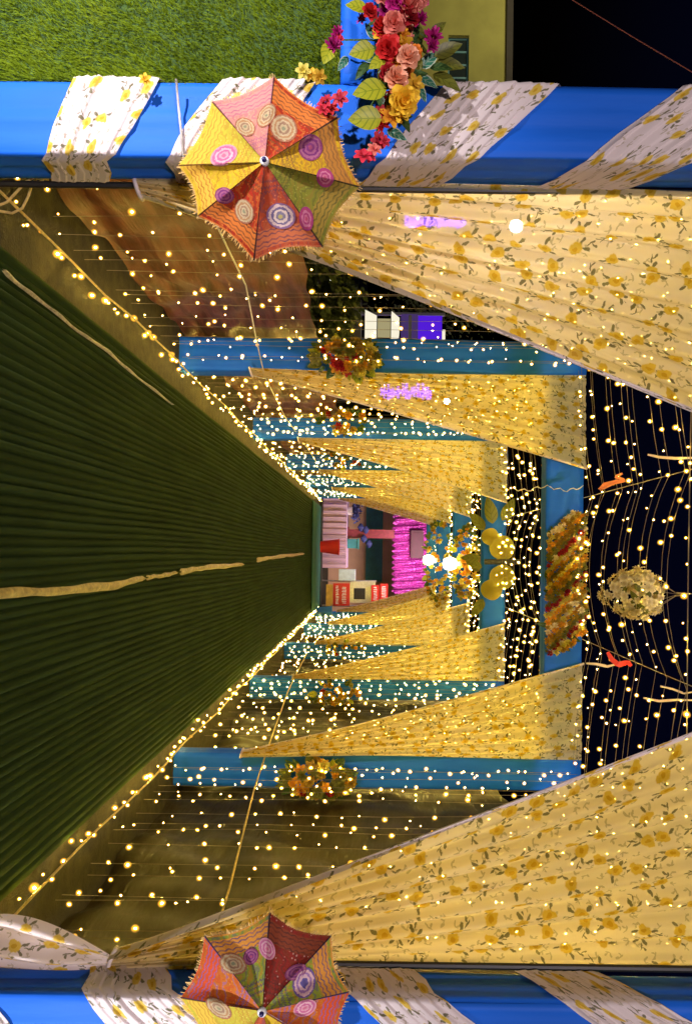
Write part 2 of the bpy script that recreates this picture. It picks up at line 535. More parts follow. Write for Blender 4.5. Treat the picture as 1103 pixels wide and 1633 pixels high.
# ------------------------------------------------------------------ curtains
def curtain(side, y, wtop, ztie, seed, behind, label, tail=True, ztop=None):
    """tied-back curtain: side -1 left, +1 right"""
    rnd = random.Random(seed)
    xo = XL + 0.006 if side < 0 else XR - 0.006
    dirn = 1 if side < 0 else -1
    zt = PH - 0.012 if ztop is None else ztop
    yb = y + PD + 0.03 if behind else y - 0.035
    p1 = [rnd.uniform(0, 6.28) for _ in range(8)]
    nf = rnd.uniform(6.5, 8.5)
    tw = 0.055
    root = empty("tied_curtain", (xo, yb, 0), label, "curtain", "floral curtains tied back to the portal posts")
    m = MB()
    def fn(a, b):
        # a across (0 at post), b down (0 top)
        q = b
        wid = (wtop - tw) * (1 - q) ** 1.04 + tw
        bow = 0.035 * math.sin(math.pi * q)
        z = zt - (zt - ztie) * q
        z -= (0.10 * a * a) * math.sin(math.pi * min(1, q * 1.02)) * 0.6
        aa = a + 0.012 * math.sin(2 * math.pi * nf * a + p1[0] + 2 * q) * (0.3 + q)
        x = aa * (wid - bow * a)
        amp = 0.009 + 0.036 * q * (1 - 0.4 * q)
        yy = amp * math.sin(2 * math.pi * nf * a + p1[1] + 1.2 * math.sin(3 * q + p1[2])) + 0.4 * amp * math.sin(2 * math.pi * nf * 2.3 * a + p1[3] + 3 * q) \
            + 0.012 * math.sin(5 * q + 4 * a + p1[4]) * (1 - q) + 0.02 * math.sin(2.2 * math.pi * a + p1[5]) * math.sin(math.pi * q)
        hem = max(0.0, (a - 0.90) / 0.10)
        if hem > 0:                                   # rolled inner hem
            an = hem * math.pi * 1.15
            rr = 0.028 * (1 - 0.5 * q) + 0.004
            x0 = 0.90 * (wid - bow * a)
            x = x0 + (wid * 0.10) * (math.sin(an * 0.62)) * 0.92
            yy -= rr * (1 - math.cos(an)) * 0.8
        s = 1.0
        wy = -0.05 * q ** 3 if not behind else -0.03 * q ** 3
        return (dirn * x, s * yy + wy - (0.0 if behind else 0.01), z)
    h = zt - ztie
    uvf = lambda a, b: (a * wtop * 1.25 + seed * 0.31, -b * h * 1.05)
    m.grid(lambda a, b: fn(a * 0.935, b), 90, 64, 0, lambda a, b: uvf(a * 0.935, b))
    body = m.build("drape", M['floral'], root, smooth=True)
    m = MB(); m.grid(lambda a, b: fn(0.935 + a * 0.065, b), 8, 64, 0, lambda a, b: uvf(0.935 + a * 0.065, b))
    m.build("hem", M['floral_wrap'], root, smooth=True)
    # tie band
    t = MB()
    cy_ = -0.03 if behind else -0.06
    pts = [(dirn * (0.028 + 0.036 * math.cos(k / 14 * 2 * math.pi)), cy_ + 0.034 * math.sin(k / 14 * 2 * math.pi), ztie + 0.012 * math.cos(k / 14 * 2 * math.pi)) for k in range(15)]
    t.tube(pts, 0.009, 6)
    t.build("tie_band", M['floral_wrap'], root, smooth=True)
    if tail:
        k = MB()
        def fn2(a, b):
            wid = 0.06 + 0.26 * math.sin(min(1, b * 1.2) * math.pi / 2) * (1 - 0.25 * b)
            x = (a - 0.28) * wid
            yy = -0.045 + 0.03 * math.sin(a * 17 + p1[6]) * min(1, b * 3) + 0.03 * math.sin(a * 7 + b * 3 + p1[7]) * b - 0.05 * math.sin(math.pi * a) * math.sin(math.pi * min(1, b * 1.3))
            return (dirn * x, yy, ztie - b * (ztie - 0.03))
        k.grid(fn2, 36, 22, 0, lambda a, b: (a * 0.6 + seed, -b * 0.6))
        k.build("tail", M['floral_wrap'], root, smooth=True)
    return root


sd = 3
curtain(-1, PY[0], 1.06, 0.66, 11, True, "large cream floral curtain tied to the left post of the nearest portal", False, 3.28)
curtain(1, PY[0], 1.14, 0.60, 12, True, "large cream floral curtain tied to the right post of the nearest portal", True, 3.28)
for i in range(1, 6):
    for sgn, nm in ((-1, "left"), (1, "right")):
        curtain(sgn, PY[i], 0.80 + 0.03 * math.sin(i * 5 + sgn), 0.60 - 0.03 * (sgn > 0), 20 + i * 2 + (sgn > 0), False,
                f"gold lit floral curtain tied to the {nm} post of the {ORD[i]} portal", False)


# pleated floral cloth wound round the front posts (bands run down towards the tunnel)
def wrap_band(x0, x1, y0, y1, zc_out, zc_in, drop, width, mirror, label, seed):
    """band crossing front face from outer edge (zc_out) to inner edge (zc_in), on over the inner side face by `drop`"""
    rnd = random.Random(seed)
    xo, xi = (x0, x1) if not mirror else (x1, x0)
    sg = 1 if not mirror else -1
    off = 0.012
    path = [(xo - sg * off * 0.8, y1 - 0.02, zc_out + 0.10 + 0.05), (xo - sg * off, y0 + 0.03, zc_out + 0.02), (xo - sg * off * .5, y0 - off * .7, zc_out)]
    k = 7
    for i in range(1, k): 
        t = i / k
        path.append((xo + (xi - xo) * t, y0 - off, zc_out + (zc_in - zc_out) * t))
    path += [(xi + sg * off * 0.5, y0 - off * .7, zc_in), (xi + sg * off, y0 + 0.03, zc_in - 0.04)]
    path += [(xi + sg * off, y0 + (y1 - y0) * .6, zc_in - drop * .62), (xi + sg * off * .9, y1 - 0.012, zc_in - drop)]
    L = len(path) - 1
    ph1, ph2 = rnd.uniform(0, 6), rnd.uniform(0, 6)
    m = MB()
    def fn(a, b):
        t = b * L; i = min(int(t), L - 1); fr = t - i
        p = Vector(path[i]).lerp(Vector(path[i + 1]), fr)
        w = width * (1 - 0.22 * max(0, b - 0.55) / 0.45 + 0.05 * math.sin(b * 5 + ph1))
        zz = (a - 0.5) * w
        tt = (a * 7.5 + 0.35 * math.sin(b * 3 + ph1) + 0.15 * math.sin(a * 11 + ph2)) % 1.0
        rip = 0.017 * (tt if tt < 0.8 else (1 - tt) * 4) * (0.65 + 0.35 * math.sin(a * 9 + ph2)) + 0.003
        rip *= min(1, a * 12, (1 - a) * 12) 
        q = Vector((p.x, p.y, p.z + zz))
        nx = -1 if p.y > y0 and abs(p.x - xo) < 0.02 else (1 if p.y > y0 and abs(p.x - xi) < 0.02 else 0)
        if p.y <= y0 + 0.001: q.y -= rip
        else: q.x += sg * nx * rip * 0.35
        return q
    m.grid(fn, 96, L * 4, 0, lambda a, b: (a * width * 1.5 + seed, b * 0.65))
    return m.build("cloth_wrap", M['floral_wrap'], smooth=True, label=label, cat="cloth", group="pleated cloth bands wound round the front posts")


y0, y1 = PY[0], PY[0] + PD
zf = lambda V: CAMZ + (V - CV) * 2.73 / F
wrap_band(XL - PW, XL, y0, y1, zf(177), zf(122), 0.08, 0.30, False, "lowest pleated floral cloth band round the left front post", 1)
wrap_band(XL - PW, XL, y0, y1, zf(420), zf(330), 0.06, 0.34, False, "pleated floral cloth band behind the left umbrella", 2)
wrap_band(XL - PW, XL, y0, y1, zf(790), zf(680), 0.12, 0.40, False, "pleated floral cloth band above the flowers on the left front post", 3)
wrap_band(XL - PW, XL, y0, y1, zf(1180), zf(1010), 0.16, 0.46, False, "highest pleated floral cloth band on the left front post", 4)
wrap_band(XR, XR + PW, y0, y1, zf(30), zf(-60), 0.10, 0.26, True, "lowest pleated floral cloth band at the foot of the right front post", 5)
wrap_band(XR, XR + PW, y0, y1, zf(345), zf(225), 0.09, 0.38, True, "wide pleated floral cloth band beside the right umbrella's lower edge", 6)
wrap_band(XR, XR + PW, y0, y1, zf(800), zf(650), 0.10, 0.38, True, "pleated floral cloth band above the right umbrella", 7)
wrap_band(XR, XR + PW, y0, y1, zf(1190), zf(985), 0.16, 0.42, True, "highest pleated floral cloth band on the right front post", 8)

# thin black poles behind the front posts
for x, nm in ((XL + 0.012, "left"), (XR - 0.012, "right")):
    m = MB(); m.tube([(0, 0, 0.0), (0, 0, 1.6), (0, 0, 3.4)], 0.0135, 8)
    m.lathe([(0.05, 0.0), (0.05, 0.012), (0.016, 0.016), (0.016, 0.05)], 10)
    m.build("black_pole", M['black'], loc=(x, PY[0] + PD + 0.014, 0), smooth=False, label=f"thin black metal pole behind the {nm} front post", cat="pole")

# ------------------------------------------------------------------ side drapes
def drape_wall(x, ya, yb_, h, mat, seed, label):
    rnd = random.Random(seed); p1 = [rnd.uniform(0, 6) for _ in range(5)]
    m = MB(); nu = int((yb_ - ya) / 0.06)
    def fn(a, b):
        y = ya + (yb_ - ya) * a
        q = b * 9 + 0.8 * math.sin(y * 1.75 + p1[0]) + 0.4 * math.sin(y * 4.3 + p1[1])
        w = 0.022 * math.sin(q * 2.1 + p1[2]) + 0.014 * math.sin(q * 4.7 + 1.3 * math.sin(y * 3.1)) + 0.02 * math.sin(y * 5 + p1[3] + 3 * b) + 0.01 * math.sin(y * 17 + 5 * b)
        top = h + 0.035 * math.sin(y * 1.75 + p1[3]) + 0.01 * math.sin(y * 11)
        return (x + w * (0.35 + 0.65 * (1 - b)), y, 0.01 + (top - 0.01) * b)
    m.grid(fn, nu, 26)
    return m.build("side_drape", mat, smooth=True, label=label, cat="drape")


drape_wall(XL - PW - .06, 3.0, 20.5, 1.14, M['brown_cloth'], 4, "low reddish brown cloth drape along the tunnel's left side")
drape_wall(XR + PW + .06, 3.0, 20.5, 2.7, M['dark_cloth'], 5, "dark brown cloth drape along the tunnel's right side")

# ------------------------------------------------------------------ fairy lights
def bulb_mb(sc):
    b = MB()
    r = 0.0050 * sc
    b.lathe([(r * 0.35, -r * 1.1), (r, -r * 0.35), (r * 0.9, r * 0.5), (r * 0.2, r * 1.3)], 6, 0)
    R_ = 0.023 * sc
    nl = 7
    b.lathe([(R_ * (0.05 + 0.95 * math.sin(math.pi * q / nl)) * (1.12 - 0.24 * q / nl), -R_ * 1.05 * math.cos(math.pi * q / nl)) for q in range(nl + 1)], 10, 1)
    return b


BULB = [bulb_mb(1.0), bulb_mb(0.72), bulb_mb(0.45)]
BULB_ME = [b.mesh("bulb", [M['bulb'], M['bulb_halo']], smooth=True) for b in BULB]
rb = random.Random(99)


def light_string(pts, label, group, individual, spacing=0.21, name="light_string", rw=0.0016, jit=0.022):
    """wire through pts with bulbs along it"""
    pts = [Vector(p) for p in pts]
    o0 = pts[0].copy()
    m = MB(); m.tube([p - o0 for p in pts], rw, 3, 0)
    w = m.build(name, M['wire'], loc=o0, label=label, cat="fairy lights", group=group)
    cum = [0.0]
    for a, b in zip(pts, pts[1:]): cum.append(cum[-1] + (b - a).length)
    s = rb.uniform(0.02, spacing)
    joined = MB()
    while s < cum[-1] - 0.01:
        i = max(k for k in range(len(cum) - 1) if cum[k] <= s)
        t = (s - cum[i]) / max(1e-6, cum[i + 1] - cum[i])
        q = pts[i].lerp(pts[i + 1], t) - o0 + Vector((rb.uniform(-jit, jit), rb.uniform(-jit, jit), rb.uniform(-jit, 0)))
        kk = rb.random(); k = 0 if kk < 0.30 else (1 if kk < 0.66 else 2)
        mt = TRS(q, (rb.uniform(-.5, .5), rb.uniform(-.5, .5), rb.uniform(0, 6)), rb.uniform(0.85, 1.15))
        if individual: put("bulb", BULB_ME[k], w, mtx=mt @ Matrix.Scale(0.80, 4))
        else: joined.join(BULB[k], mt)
        s += spacing * rb.uniform(0.45, 1.5)
    if not individual and joined.v:
        joined.build("bulbs", [M['bulb'], M['bulb_halo']], w, kind="stuff", smooth=True)
    return w


def sag(a, b, k, drop):
    a, b = Vector(a), Vector(b)
    return [a.lerp(b, i / k) - Vector((0, 0, drop * 4 * (i / k) * (1 - i / k))) for i in range(k + 1)]


NTH = ["first", "second", "third", "fourth", "fifth", "sixth", "seventh", "eighth", "ninth", "tenth", "eleventh", "twelfth", "thirteenth", "fourteenth", "fifteenth", "sixteenth"]
BAY = [(f"between the {ORD[i]} and {ORD[i+1]} portals") for i in range(5)]
for i in range(5):
    ya, yb_ = PY[i] + PD + 0.10, PY[i + 1] - 0.08
    # side strings hang down from beam height to the foot rope
    for sgn in (-1, 1):
        nstr = 16 if i == 0 else 16
        for k in range(nstr):
            y = ya + (yb_ - ya) * (k + 0.5 + rb.uniform(-0.28, 0.28)) / nstr
            x = (XL - 0.035 if sgn < 0 else XR + 0.035) + rb.uniform(-0.03, 0.03)
            zb = 0.10 + rb.uniform(-0.02, 0.05)
            lean = rb.uniform(-0.05, 0.05)
            pts = [(x, y, 3.17), (x + rb.uniform(-.012, .012), y + lean * .3, 2.4), (x + rb.uniform(-.012, .012), y + lean * .5, 1.7),
                   (x + rb.uniform(-.015, .015), y + lean * .8, 0.9), (x, y + lean, zb)]
            light_string(pts, f"{NTH[k]} string of hanging fairy lights behind the {ORD[i]} portal, {'left' if sgn < 0 else 'right'} side",
                         f"{'left' if sgn < 0 else 'right'} side light strings {BAY[i]}", i == 0, 0.165 if i < 2 else 0.21)
    # ceiling strings run across, carried by two lengthwise wires
    ncl = 13 if i == 0 else 15
    yc0 = 3.92 if i == 0 else ya
    for k in range(ncl):
        y = yc0 + (yb_ - yc0) * (k + 0.5 + rb.uniform(-0.25, 0.25)) / ncl
        zc = 3.30 + rb.uniform(-0.02, 0.03)
        sgm = rb.uniform(0.07, 0.13)
        w1, w2 = -0.47 + rb.uniform(-.03, .03), 0.70 + rb.uniform(-.03, .03)
        pts = sag((XL, y, zc - 0.11), (w1, y + rb.uniform(-.03, .03), zc), 4, 0.02) + sag((w1, y, zc), (w2, y + rb.uniform(-.03, .03), zc), 10, sgm)[1:] \
            + sag((w2, y, zc), (XR, y, zc - 0.11), 4, 0.02)[1:]
        light_string(pts, f"{NTH[k]} string of overhead fairy lights behind the {ORD[i]} portal", f"overhead light strings {BAY[i]}", i == 0, 0.185 if i == 0 else 0.15)

light_string(sag((XL, 3.86, 3.26), (XR, 3.83, 3.25), 12, 0.015), "thick bright fairy light string straight across overhead, nearest of all", None, True, 0.13, rw=0.0035)

# two lengthwise carrier wires
for x, nm in ((-0.47, "left"), (0.70, "right")):
    m = MB(); m.tube([(0, y - 2.9, rb.uniform(-.01, .01)) for y in (2.9, 4.5, 6.1, 9.7, 13.3, 16.9, 20.2)], 0.0025, 4)
    m.build("carrier_wire", M['wire'], loc=(x, 2.9, 3.325), label=f"{nm} lengthwise wire that carries the overhead light strings", cat="wire")


# foot ropes, with lights of their own, and rail ropes at knee height
def rope(name, pts, r, mat, label, bulbs=False):
    o0 = Vector(pts[0])
    m = MB(); m.tube([Vector(p) - o0 for p in pts], r, 6)
    return m.build(name, mat, loc=o0, smooth=True, label=label, cat="rope")


for sgn, nm in ((-1, "left"), (1, "right")):
    x = XL + 0.05 if sgn < 0 else XR - 0.10
    pts = [(x + rb.uniform(-.01, .01), 2.3 + 18.0 * k / 40, 0.11 + 0.012 * math.sin(k * 1.3)) for k in range(41)]
    rope("foot_rope", pts, 0.006, M['rope'], f"yellowish rope along the foot of the {nm} light strings")
    light_string([(p[0] + 0.005 * sgn, p[1], p[2] - 0.012) for p in pts[1:]], f"fairy light string wound along the foot of the {nm} side", None, False, 0.11, jit=0.05)
a = [P(393, 362, 3.6), P(455, 392, 4.05), P(548, 410, 5.2), P(600, 422, 6.0), P(652, 455, 8.2), P(700, 480, 10.5), P(760, 520, 15)]
for p in a: p.x = max(p.x, XL - 0.02) if p.y < 9 else p.x
rope("rail_rope", [P(126, 281, 2.66), P(180, 286, 2.695), P(252, 293, 2.70), Vector((XL + .016, 2.74, P(262, 296, 2.74).z)), Vector((XL + .016, 2.95, P(290, 318, 2.95).z))] + a, 0.0045, M['white_rope'], "pale rope running back along the left light strings from the front post")
rope("rail_rope", [P(1508, 338, 3.05), P(1416, 366, 3.6), P(1340, 385, 4.2), P(1260, 405, 5.2), P(1190, 428, 6.3), P(1100, 460, 8.6), P(1040, 490, 12)], 0.006, M['rope'], "yellowish rope running back along the right light strings at knee height")
# loose loops of cable by the left front post
for k, (pp, lab) in enumerate(((
        [P(330, -8, 2.95), P(322, 12, 2.95), P(305, 28, 2.95), P(290, 42, 2.95), P(282, 56, 2.95), P(288, 70, 2.95)], "yellow cable hanging in a short loop at the foot of the left front post"), (
        [P(335, -10, 3.0), P(340, 20, 3.0), P(332, 36, 3.0), P(312, 46, 3.0), P(292, 52, 3.0), P(284, 60, 3.0), P(286, 78, 3.0)], "yellow cable bulging in a wide loop near the left foot rope"))):
    rope("loose_cable", pp, 0.005, M['rope'], lab)
# white cord on the second portal's beam
cp = [P(779 + 3 * math.sin(k * .5) + 2.5 * math.sin(k * 1.7), 820 + k * 5.2, 5.93) for k in range(22)]
rope("white_cord", cp, 0.004, M['white_rope'], "thin white kinked cord hanging over the second portal's blue beam")


# ------------------------------------------------------------------ embroidered umbrellas
def umb_mat(name, base, edge, edge2, dots):
    n = N(name)
    uv = n.n("ShaderNodeUVMap").outputs[0]
    sx = n.n("ShaderNodeSeparateXYZ", {0: uv}); u, v = sx.outputs[0], sx.outputs[1]
    tc = n.n("ShaderNodeTexCoord").outputs["Object"]
    nz = n.noise(30, 3, tc)
    def band(a, b):
        return n.math('MULTIPLY', n.math('GREATER_THAN', v, a), n.math('LESS_THAN', v, b))
    tri = n.math('ABSOLUTE', n.math('SUBTRACT', n.math('FRACT', n.math('MULTIPLY', u, 7.0)), 0.5))
    c = n.mix(n.math('MULTIPLY', nz, 0.9), base, tuple(x * 0.55 for x in base))
    # embroidered scrolls in two thread colours
    wv = n.n("ShaderNodeTexWave", {"Vector": tc, "Scale": 9.0, "Distortion": 9.0, "Detail": 2.0, "Detail Scale": 2.2}, wave_type='RINGS', rings_direction='Y').outputs["Fac"]
    c = n.mix(n.math('MULTIPLY', n.math('GREATER_THAN', wv, 0.80), 0.55), c, tuple(x * .8 for x in edge))
    c = n.mix(n.math('MULTIPLY', n.math('LESS_THAN', wv, 0.13), 0.5), c, edge2)
    # stitched specks
    vo = n.n("ShaderNodeTexVoronoi", {"Vector": tc, "Scale": 75.0}).outputs["Distance"]
    c = n.mix(n.math('MULTIPLY', n.math('LESS_THAN', vo, 0.22), 0.55), c, dots)
    c = n.mix(band(0.70, 0.93), c, edge)
    zig = n.math('ADD', n.math('ADD', v, n.math('MULTIPLY', n.math('SUBTRACT', n.noise(26, 3, tc), 0.5), 0.05)), n.math('MULTIPLY', tri, 0.045))
    for q in (0.735, 0.79, 0.86, 0.91):
        ln = n.math('LESS_THAN', n.math('ABSOLUTE', n.math('SUBTRACT', zig, q)), 0.010)
        c = n.mix(n.math('MULTIPLY', n.math('MULTIPLY', ln, n.noise(55, 2, tc)), 1.35), c, edge2)
    for q in (0.20, 0.26, 0.31):
        ln = n.math('LESS_THAN', n.math('ABSOLUTE', n.math('SUBTRACT', zig, q)), 0.010)
        c = n.mix(n.math('MULTIPLY', ln, 0.7), c, edge2)
    c = n.mix(n.math('MULTIPLY', n.math('GREATER_THAN', v, 0.975), 0.9), c, edge)
    seamd = n.math('LESS_THAN', n.math('ABSOLUTE', n.math('SUBTRACT', u, 0.5)), 0.485)
    c = n.mix(seamd, tuple(x * 0.35 for x in edge2), c)
    h = n.noise(140, 4, tc)
    p = n.n("ShaderNodeBsdfPrincipled", {"Base Color": c, "Roughness": 0.8, "Specular IOR Level": 0.2, "Normal": n.bump(n.math('ADD', h, zig), 0.35, 0.006)})
    tr = n.n("ShaderNodeBsdfTranslucent", {"Color": c})
    return n.surf(n.n("ShaderNodeMixShader", {0: 0.15, 1: p.outputs[0], 2: tr.outputs[0]}).outputs[0])


def ring_mat(name, cols):
    n = N(name)
    uv = n.n("ShaderNodeUVMap").outputs[0]
    sx = n.n("ShaderNodeSeparateXYZ", {0: uv})
    nz = n.noise(90, 2, n.n("ShaderNodeTexCoord").outputs["Object"])
    r = n.math('ADD', sx.outputs[0], n.math('MULTIPLY', n.math('SUBTRACT', nz, 0.5), 0.34))
    k = len(cols)
    cr = n.ramp(r, [(i / k, c) for i, c in enumerate(cols)])
    cr.node.color_ramp.interpolation = 'CONSTANT'
    cr = n.mix(n.math('MULTIPLY', n.noise(45, 3, n.n('ShaderNodeTexCoord').outputs['Object']), .75), cr, tuple(sum(c[i] for c in cols) / k * .55 for i in range(3)))
    p = n.n("ShaderNodeBsdfPrincipled", {"Base Color": cr, "Roughness": 0.8, "Specular IOR Level": 0.2})
    return n.surf(p.outputs[0])


RING = [ring_mat('medallion_white', [(.20, .24, .14), (.50, .40, .22), (.28, .16, .10), (.54, .42, .24), (.40, .20, .08), (.52, .40, .22), (.34, .10, .05)]),
        ring_mat('medallion_purple', [(.32, .06, .12), (.17, .03, .15), (.34, .10, .20), (.14, .02, .13), (.36, .12, .20), (.22, .04, .12)]),
        ring_mat('medallion_pink', [(.60, .12, .22), (.70, .35, .40), (.50, .10, .25), (.75, .45, .48), (.48, .10, .25), (.65, .30, .35)]),
        ring_mat('medallion_dark', [(.45, .40, .08), (.12, .12, .22), (.75, .60, .50), (.10, .08, .22), (.75, .55, .50), (.20, .08, .25)]),
        ring_mat('medallion_magenta', [(.40, .06, .12), (.50, .15, .22), (.30, .03, .12), (.55, .18, .28), (.35, .04, .12), (.30, .03, .15)]),
        ring_mat('medallion_blue', [(.03, .03, .16), (.05, .05, .25), (.70, .45, .45), (.30, .15, .35), (.72, .45, .42), (.12, .06, .25)])]
UC = {
    'red': umb_mat('umbrella_red', (.46, .035, .012), (.60, .17, .03), (.14, .05, .02), (.75, .22, .05)),
    'yellow': umb_mat('umbrella_yellow', (.72, .50, .02), (.72, .42, .05), (.35, .14, .02), (.75, .55, .05)),
    'ochre': umb_mat('umbrella_ochre', (.66, .40, .015), (.42, .18, .03), (.18, .09, .03), (.66, .32, .02)),
    'green': umb_mat('umbrella_olive', (.24, .24, .025), (.30, .20, .03), (.10, .09, .02), (.36, .34, .06)),
    'coral': umb_mat('umbrella_coral', (.58, .09, .035), (.55, .15, .06), (.15, .06, .08), (.75, .25, .10)),
    'lime': umb_mat('umbrella_lime', (.62, .55, .05), (.66, .45, .05), (.45, .22, .03), (.70, .60, .12)),
    'pink': umb_mat('umbrella_pink', (.72, .30, .22), (.60, .25, .22), (.35, .12, .18), (.74, .40, .28)),
    'maroon': umb_mat('umbrella_maroon', (.33, .03, .02), (.24, .05, .02), (.10, .03, .02), (.75, .45, .35)),
    'leaf': umb_mat('umbrella_leaf_green', (.32, .38, .04), (.62, .26, .04), (.10, .07, .14), (.36, .42, .08)),
    'orange': umb_mat('umbrella_orange', (.62, .17, .02), (.60, .08, .02), (.22, .12, .30), (.70, .30, .05)),
}
M['fringe'] = principled('fringe_thread', (.62, .40, .14), 0.9, 40, 0.4)
M['white_plastic'] = principled('white_plastic', (.75, .75, .75), 0.35, var=.08)
M['navy'] = principled('navy_plastic', (.02, .02, .12), 0.35, var=.1)
M['steel'] = principled('steel', (.45, .45, .46), 0.35, metal=1.0, var=.1)


def umbrella(center, verts, cols, meds, label, seed, tilt=(0, 0)):
    """verts: (dU,dV) photo-pixel offsets of the eight rib tips, d: hub distance"""
    rnd = random.Random(seed)
    hub = Vector(center)
    k = hub.y * 1.045 / F
    tips = [Vector((du * k, 0, dv * k)) for du, dv in verts]
    H = 0.105
    root = empty("umbrella", (hub.x, hub.y + 0.2, 0), label, "umbrella", "embroidered umbrellas on the front posts")
    nt = len(tips)
    off = Vector((0, -0.2, hub.z))
    ax_ = Vector((hub.x / hub.y, 1, (hub.z - CAMZ) / hub.y))

    def surf0(a, r):         # a in [0, nt), r in [0, 1+]
        i = int(a) % nt; f = a - int(a)
        t0, t1 = tips[i], tips[(i + 1) % nt]
        e = t0.lerp(t1, f) * (1 - 0.07 * math.sin(math.pi * f) * r * r)
        p = e * r
        y = H * (r ** 1.7) + 0.026 * math.sin(math.pi * f) * math.sin(math.pi * min(r, 1)) * (1 + .3 * math.sin(a * 5 + seed)) 
        y += 0.003 * math.sin(a * 17 + r * 9 + seed) * r
        return p + Vector((0, y, 0)) + off

    def lean(p):
        y = p.y - off.y
        return Vector((p.x + ax_.x * y, p.y, p.z + ax_.z * y))

    def surf(a, r): return lean(surf0(a, r))
    for i in range(nt):
        m = MB()
        m.grid(lambda a, b: surf(i + min(a, 0.9999), 0.02 + 0.98 * b), 10, 14, 0, lambda a, b: (a, b))
        m.build("panel", UC[cols[i]], root, smooth=True)
        # rib under the cloth
        rr = MB(); rr.tube([surf(i, q / 8) + Vector((0, 0.006, 0)) for q in range(9)], 0.0025, 4)
        rr.build("rib", M['steel'], root)
    for (a, r, rad, mk) in meds:
        c = surf0(a, r); c2 = surf0(a, min(r + 0.05, 1)); rd = (c2 - c).normalized()
        ta = (surf0(a + 0.04, r) - surf0(a - 0.04 if a > 0.04 else a, r)).normalized()
        m = MB(); vs = [lean(c + Vector((0, -0.004, 0)))]; us = [(0.0, 0)]
        ns, nrg = 24, 5
        nmax = sum((p.length for p in tips)) / nt
        for j in range(1, nrg + 1):
            for q in range(ns):
                an = 2 * math.pi * q / ns; rr = rad * j / nrg
                p = c + rd * math.cos(an) * rr + ta * math.sin(an) * rr
                # project on the canopy
                w = Vector((p.x, 0, p.z - hub.z)); best = None
                ang = math.atan2(w.z, w.x)
                for s in range(nt):
                    t0, t1 = tips[s], tips[(s + 1) % nt]
                    det = t0.x * t1.z - t0.z * t1.x
                    al = (w.x * t1.z - w.z * t1.x) / det; be = (t0.x * w.z - t0.z * w.x) / det
                    if al >= -1e-6 and be >= -1e-6:
                        rr2 = al + be; f = be / max(1e-6, rr2)
                        rr2 = rr2 / (1 - 0.07 * math.sin(math.pi * f) * rr2 * rr2)
                        best = surf0(s + min(f, 0.9999), rr2); break
                if best is None: best = p
                vs.append(lean(Vector((p.x, best.y - 0.0025, p.z)))); us.append((j / nrg * 0.98, 0))
        fs = [(0, 1 + q, 1 + (q + 1) % ns) for q in range(ns)]
        for j in range(1, nrg):
            b0, b1 = 1 + (j - 1) * ns, 1 + j * ns
            for q in range(ns): fs.append((b0 + q, b1 + q, b1 + (q + 1) % ns, b0 + (q + 1) % ns))
        m.add(vs, fs, 0, us)
        m.build("medallion", RING[mk], root, smooth=True)
    # fringe round the rim
    fr = MB()
    for i in range(nt):
        for q in range(34):
            f = (q + rnd.random()) / 34
            p = surf(i + min(f, .999), 0.99); o = (surf(i + min(f, .999), 1.0) - surf(i + min(f, .999), .93)).normalized()
            L = rnd.uniform(0.008, 0.020)
            side = Vector((-o.z, 0, o.x)) * 0.0016
            tip = p + o * L + Vector((rnd.uniform(-.005, .005), rnd.uniform(-.006, .004), rnd.uniform(-.006, .002)))
            fr.add([p - side, p + side, tip + side * .8, tip - side * .8], [(0, 1, 2, 3)])
    fr.build("fringe", M['fringe'], root, kind="stuff")
    sh = MB(); sh.tube([off + Vector((0, 0.0, 0)), off + ax_ * 0.16], 0.006, 8)
    sh.build("shaft", M['steel'], root)
    fe = MB(); mt = Matrix.Translation(off) @ Matrix.Rotation(R(90), 4, 'X')
    b = MB(); b.lathe([(0.014, -0.004), (0.0165, 0.004), (0.015, 0.010), (0.009, 0.012)], 14); fe.join(b, mt)
    f = fe.build("ferrule", M['white_plastic'], root, smooth=True)
    b = MB(); b.lathe([(0.0085, 0.011), (0.008, 0.020), (0.004, 0.024)], 12); kn = MB(); kn.join(b, mt)
    kn.build("cap", M['navy'], f, smooth=True)
    return root


umbrella(P(258, 422, 2.53), [(-136, 13), (-72, 115), (38, 152), (135, 95), (157, -15), (88, -105), (8, -137), (-95, -85)],
         ['red', 'ochre', 'green', 'coral', 'red', 'yellow', 'lime', 'pink'],
         [(0.45, .50, .050, 0), (1.28, .58, .047, 1), (2.0, .62, .034, 4), (2.95, .68, .038, 4), (3.45, .60, .050, 3), (4.4, .62, .042, 0), (4.98, .60, .034, 1),
          (6.25, .52, .047, 2), (7.25, .52, .040, 0), (7.9, .55, .042, 0)],
         "open embroidered umbrella in yellow, red and pink panels on the left front post", 3)
umbrella(P(1613, 418, 2.53), [(-158, 10), (-122, 108), (-33, 138), (70, 120), (140, 45), (105, -65), (28, -135), (-23, -128), (-118, -93)][0:6] + [(-20, -130), (-118, -93)],
         ['maroon', 'leaf', 'orange', 'yellow', 'coral', 'lime', 'orange', 'leaf'],
         [(1.42, .55, .050, 5), (0.0, .62, .040, 2), (0.95, .50, .040, 1), (2.2, .50, .044, 2), (3.5, .55, .045, 0), (7.15, .60, .046, 0), (7.6, .62, .030, 1), (5.9, .55, .045, 0), (4.5, .55, .045, 3)],
         "open embroidered umbrella in maroon, green and orange panels on the right front post", 8)

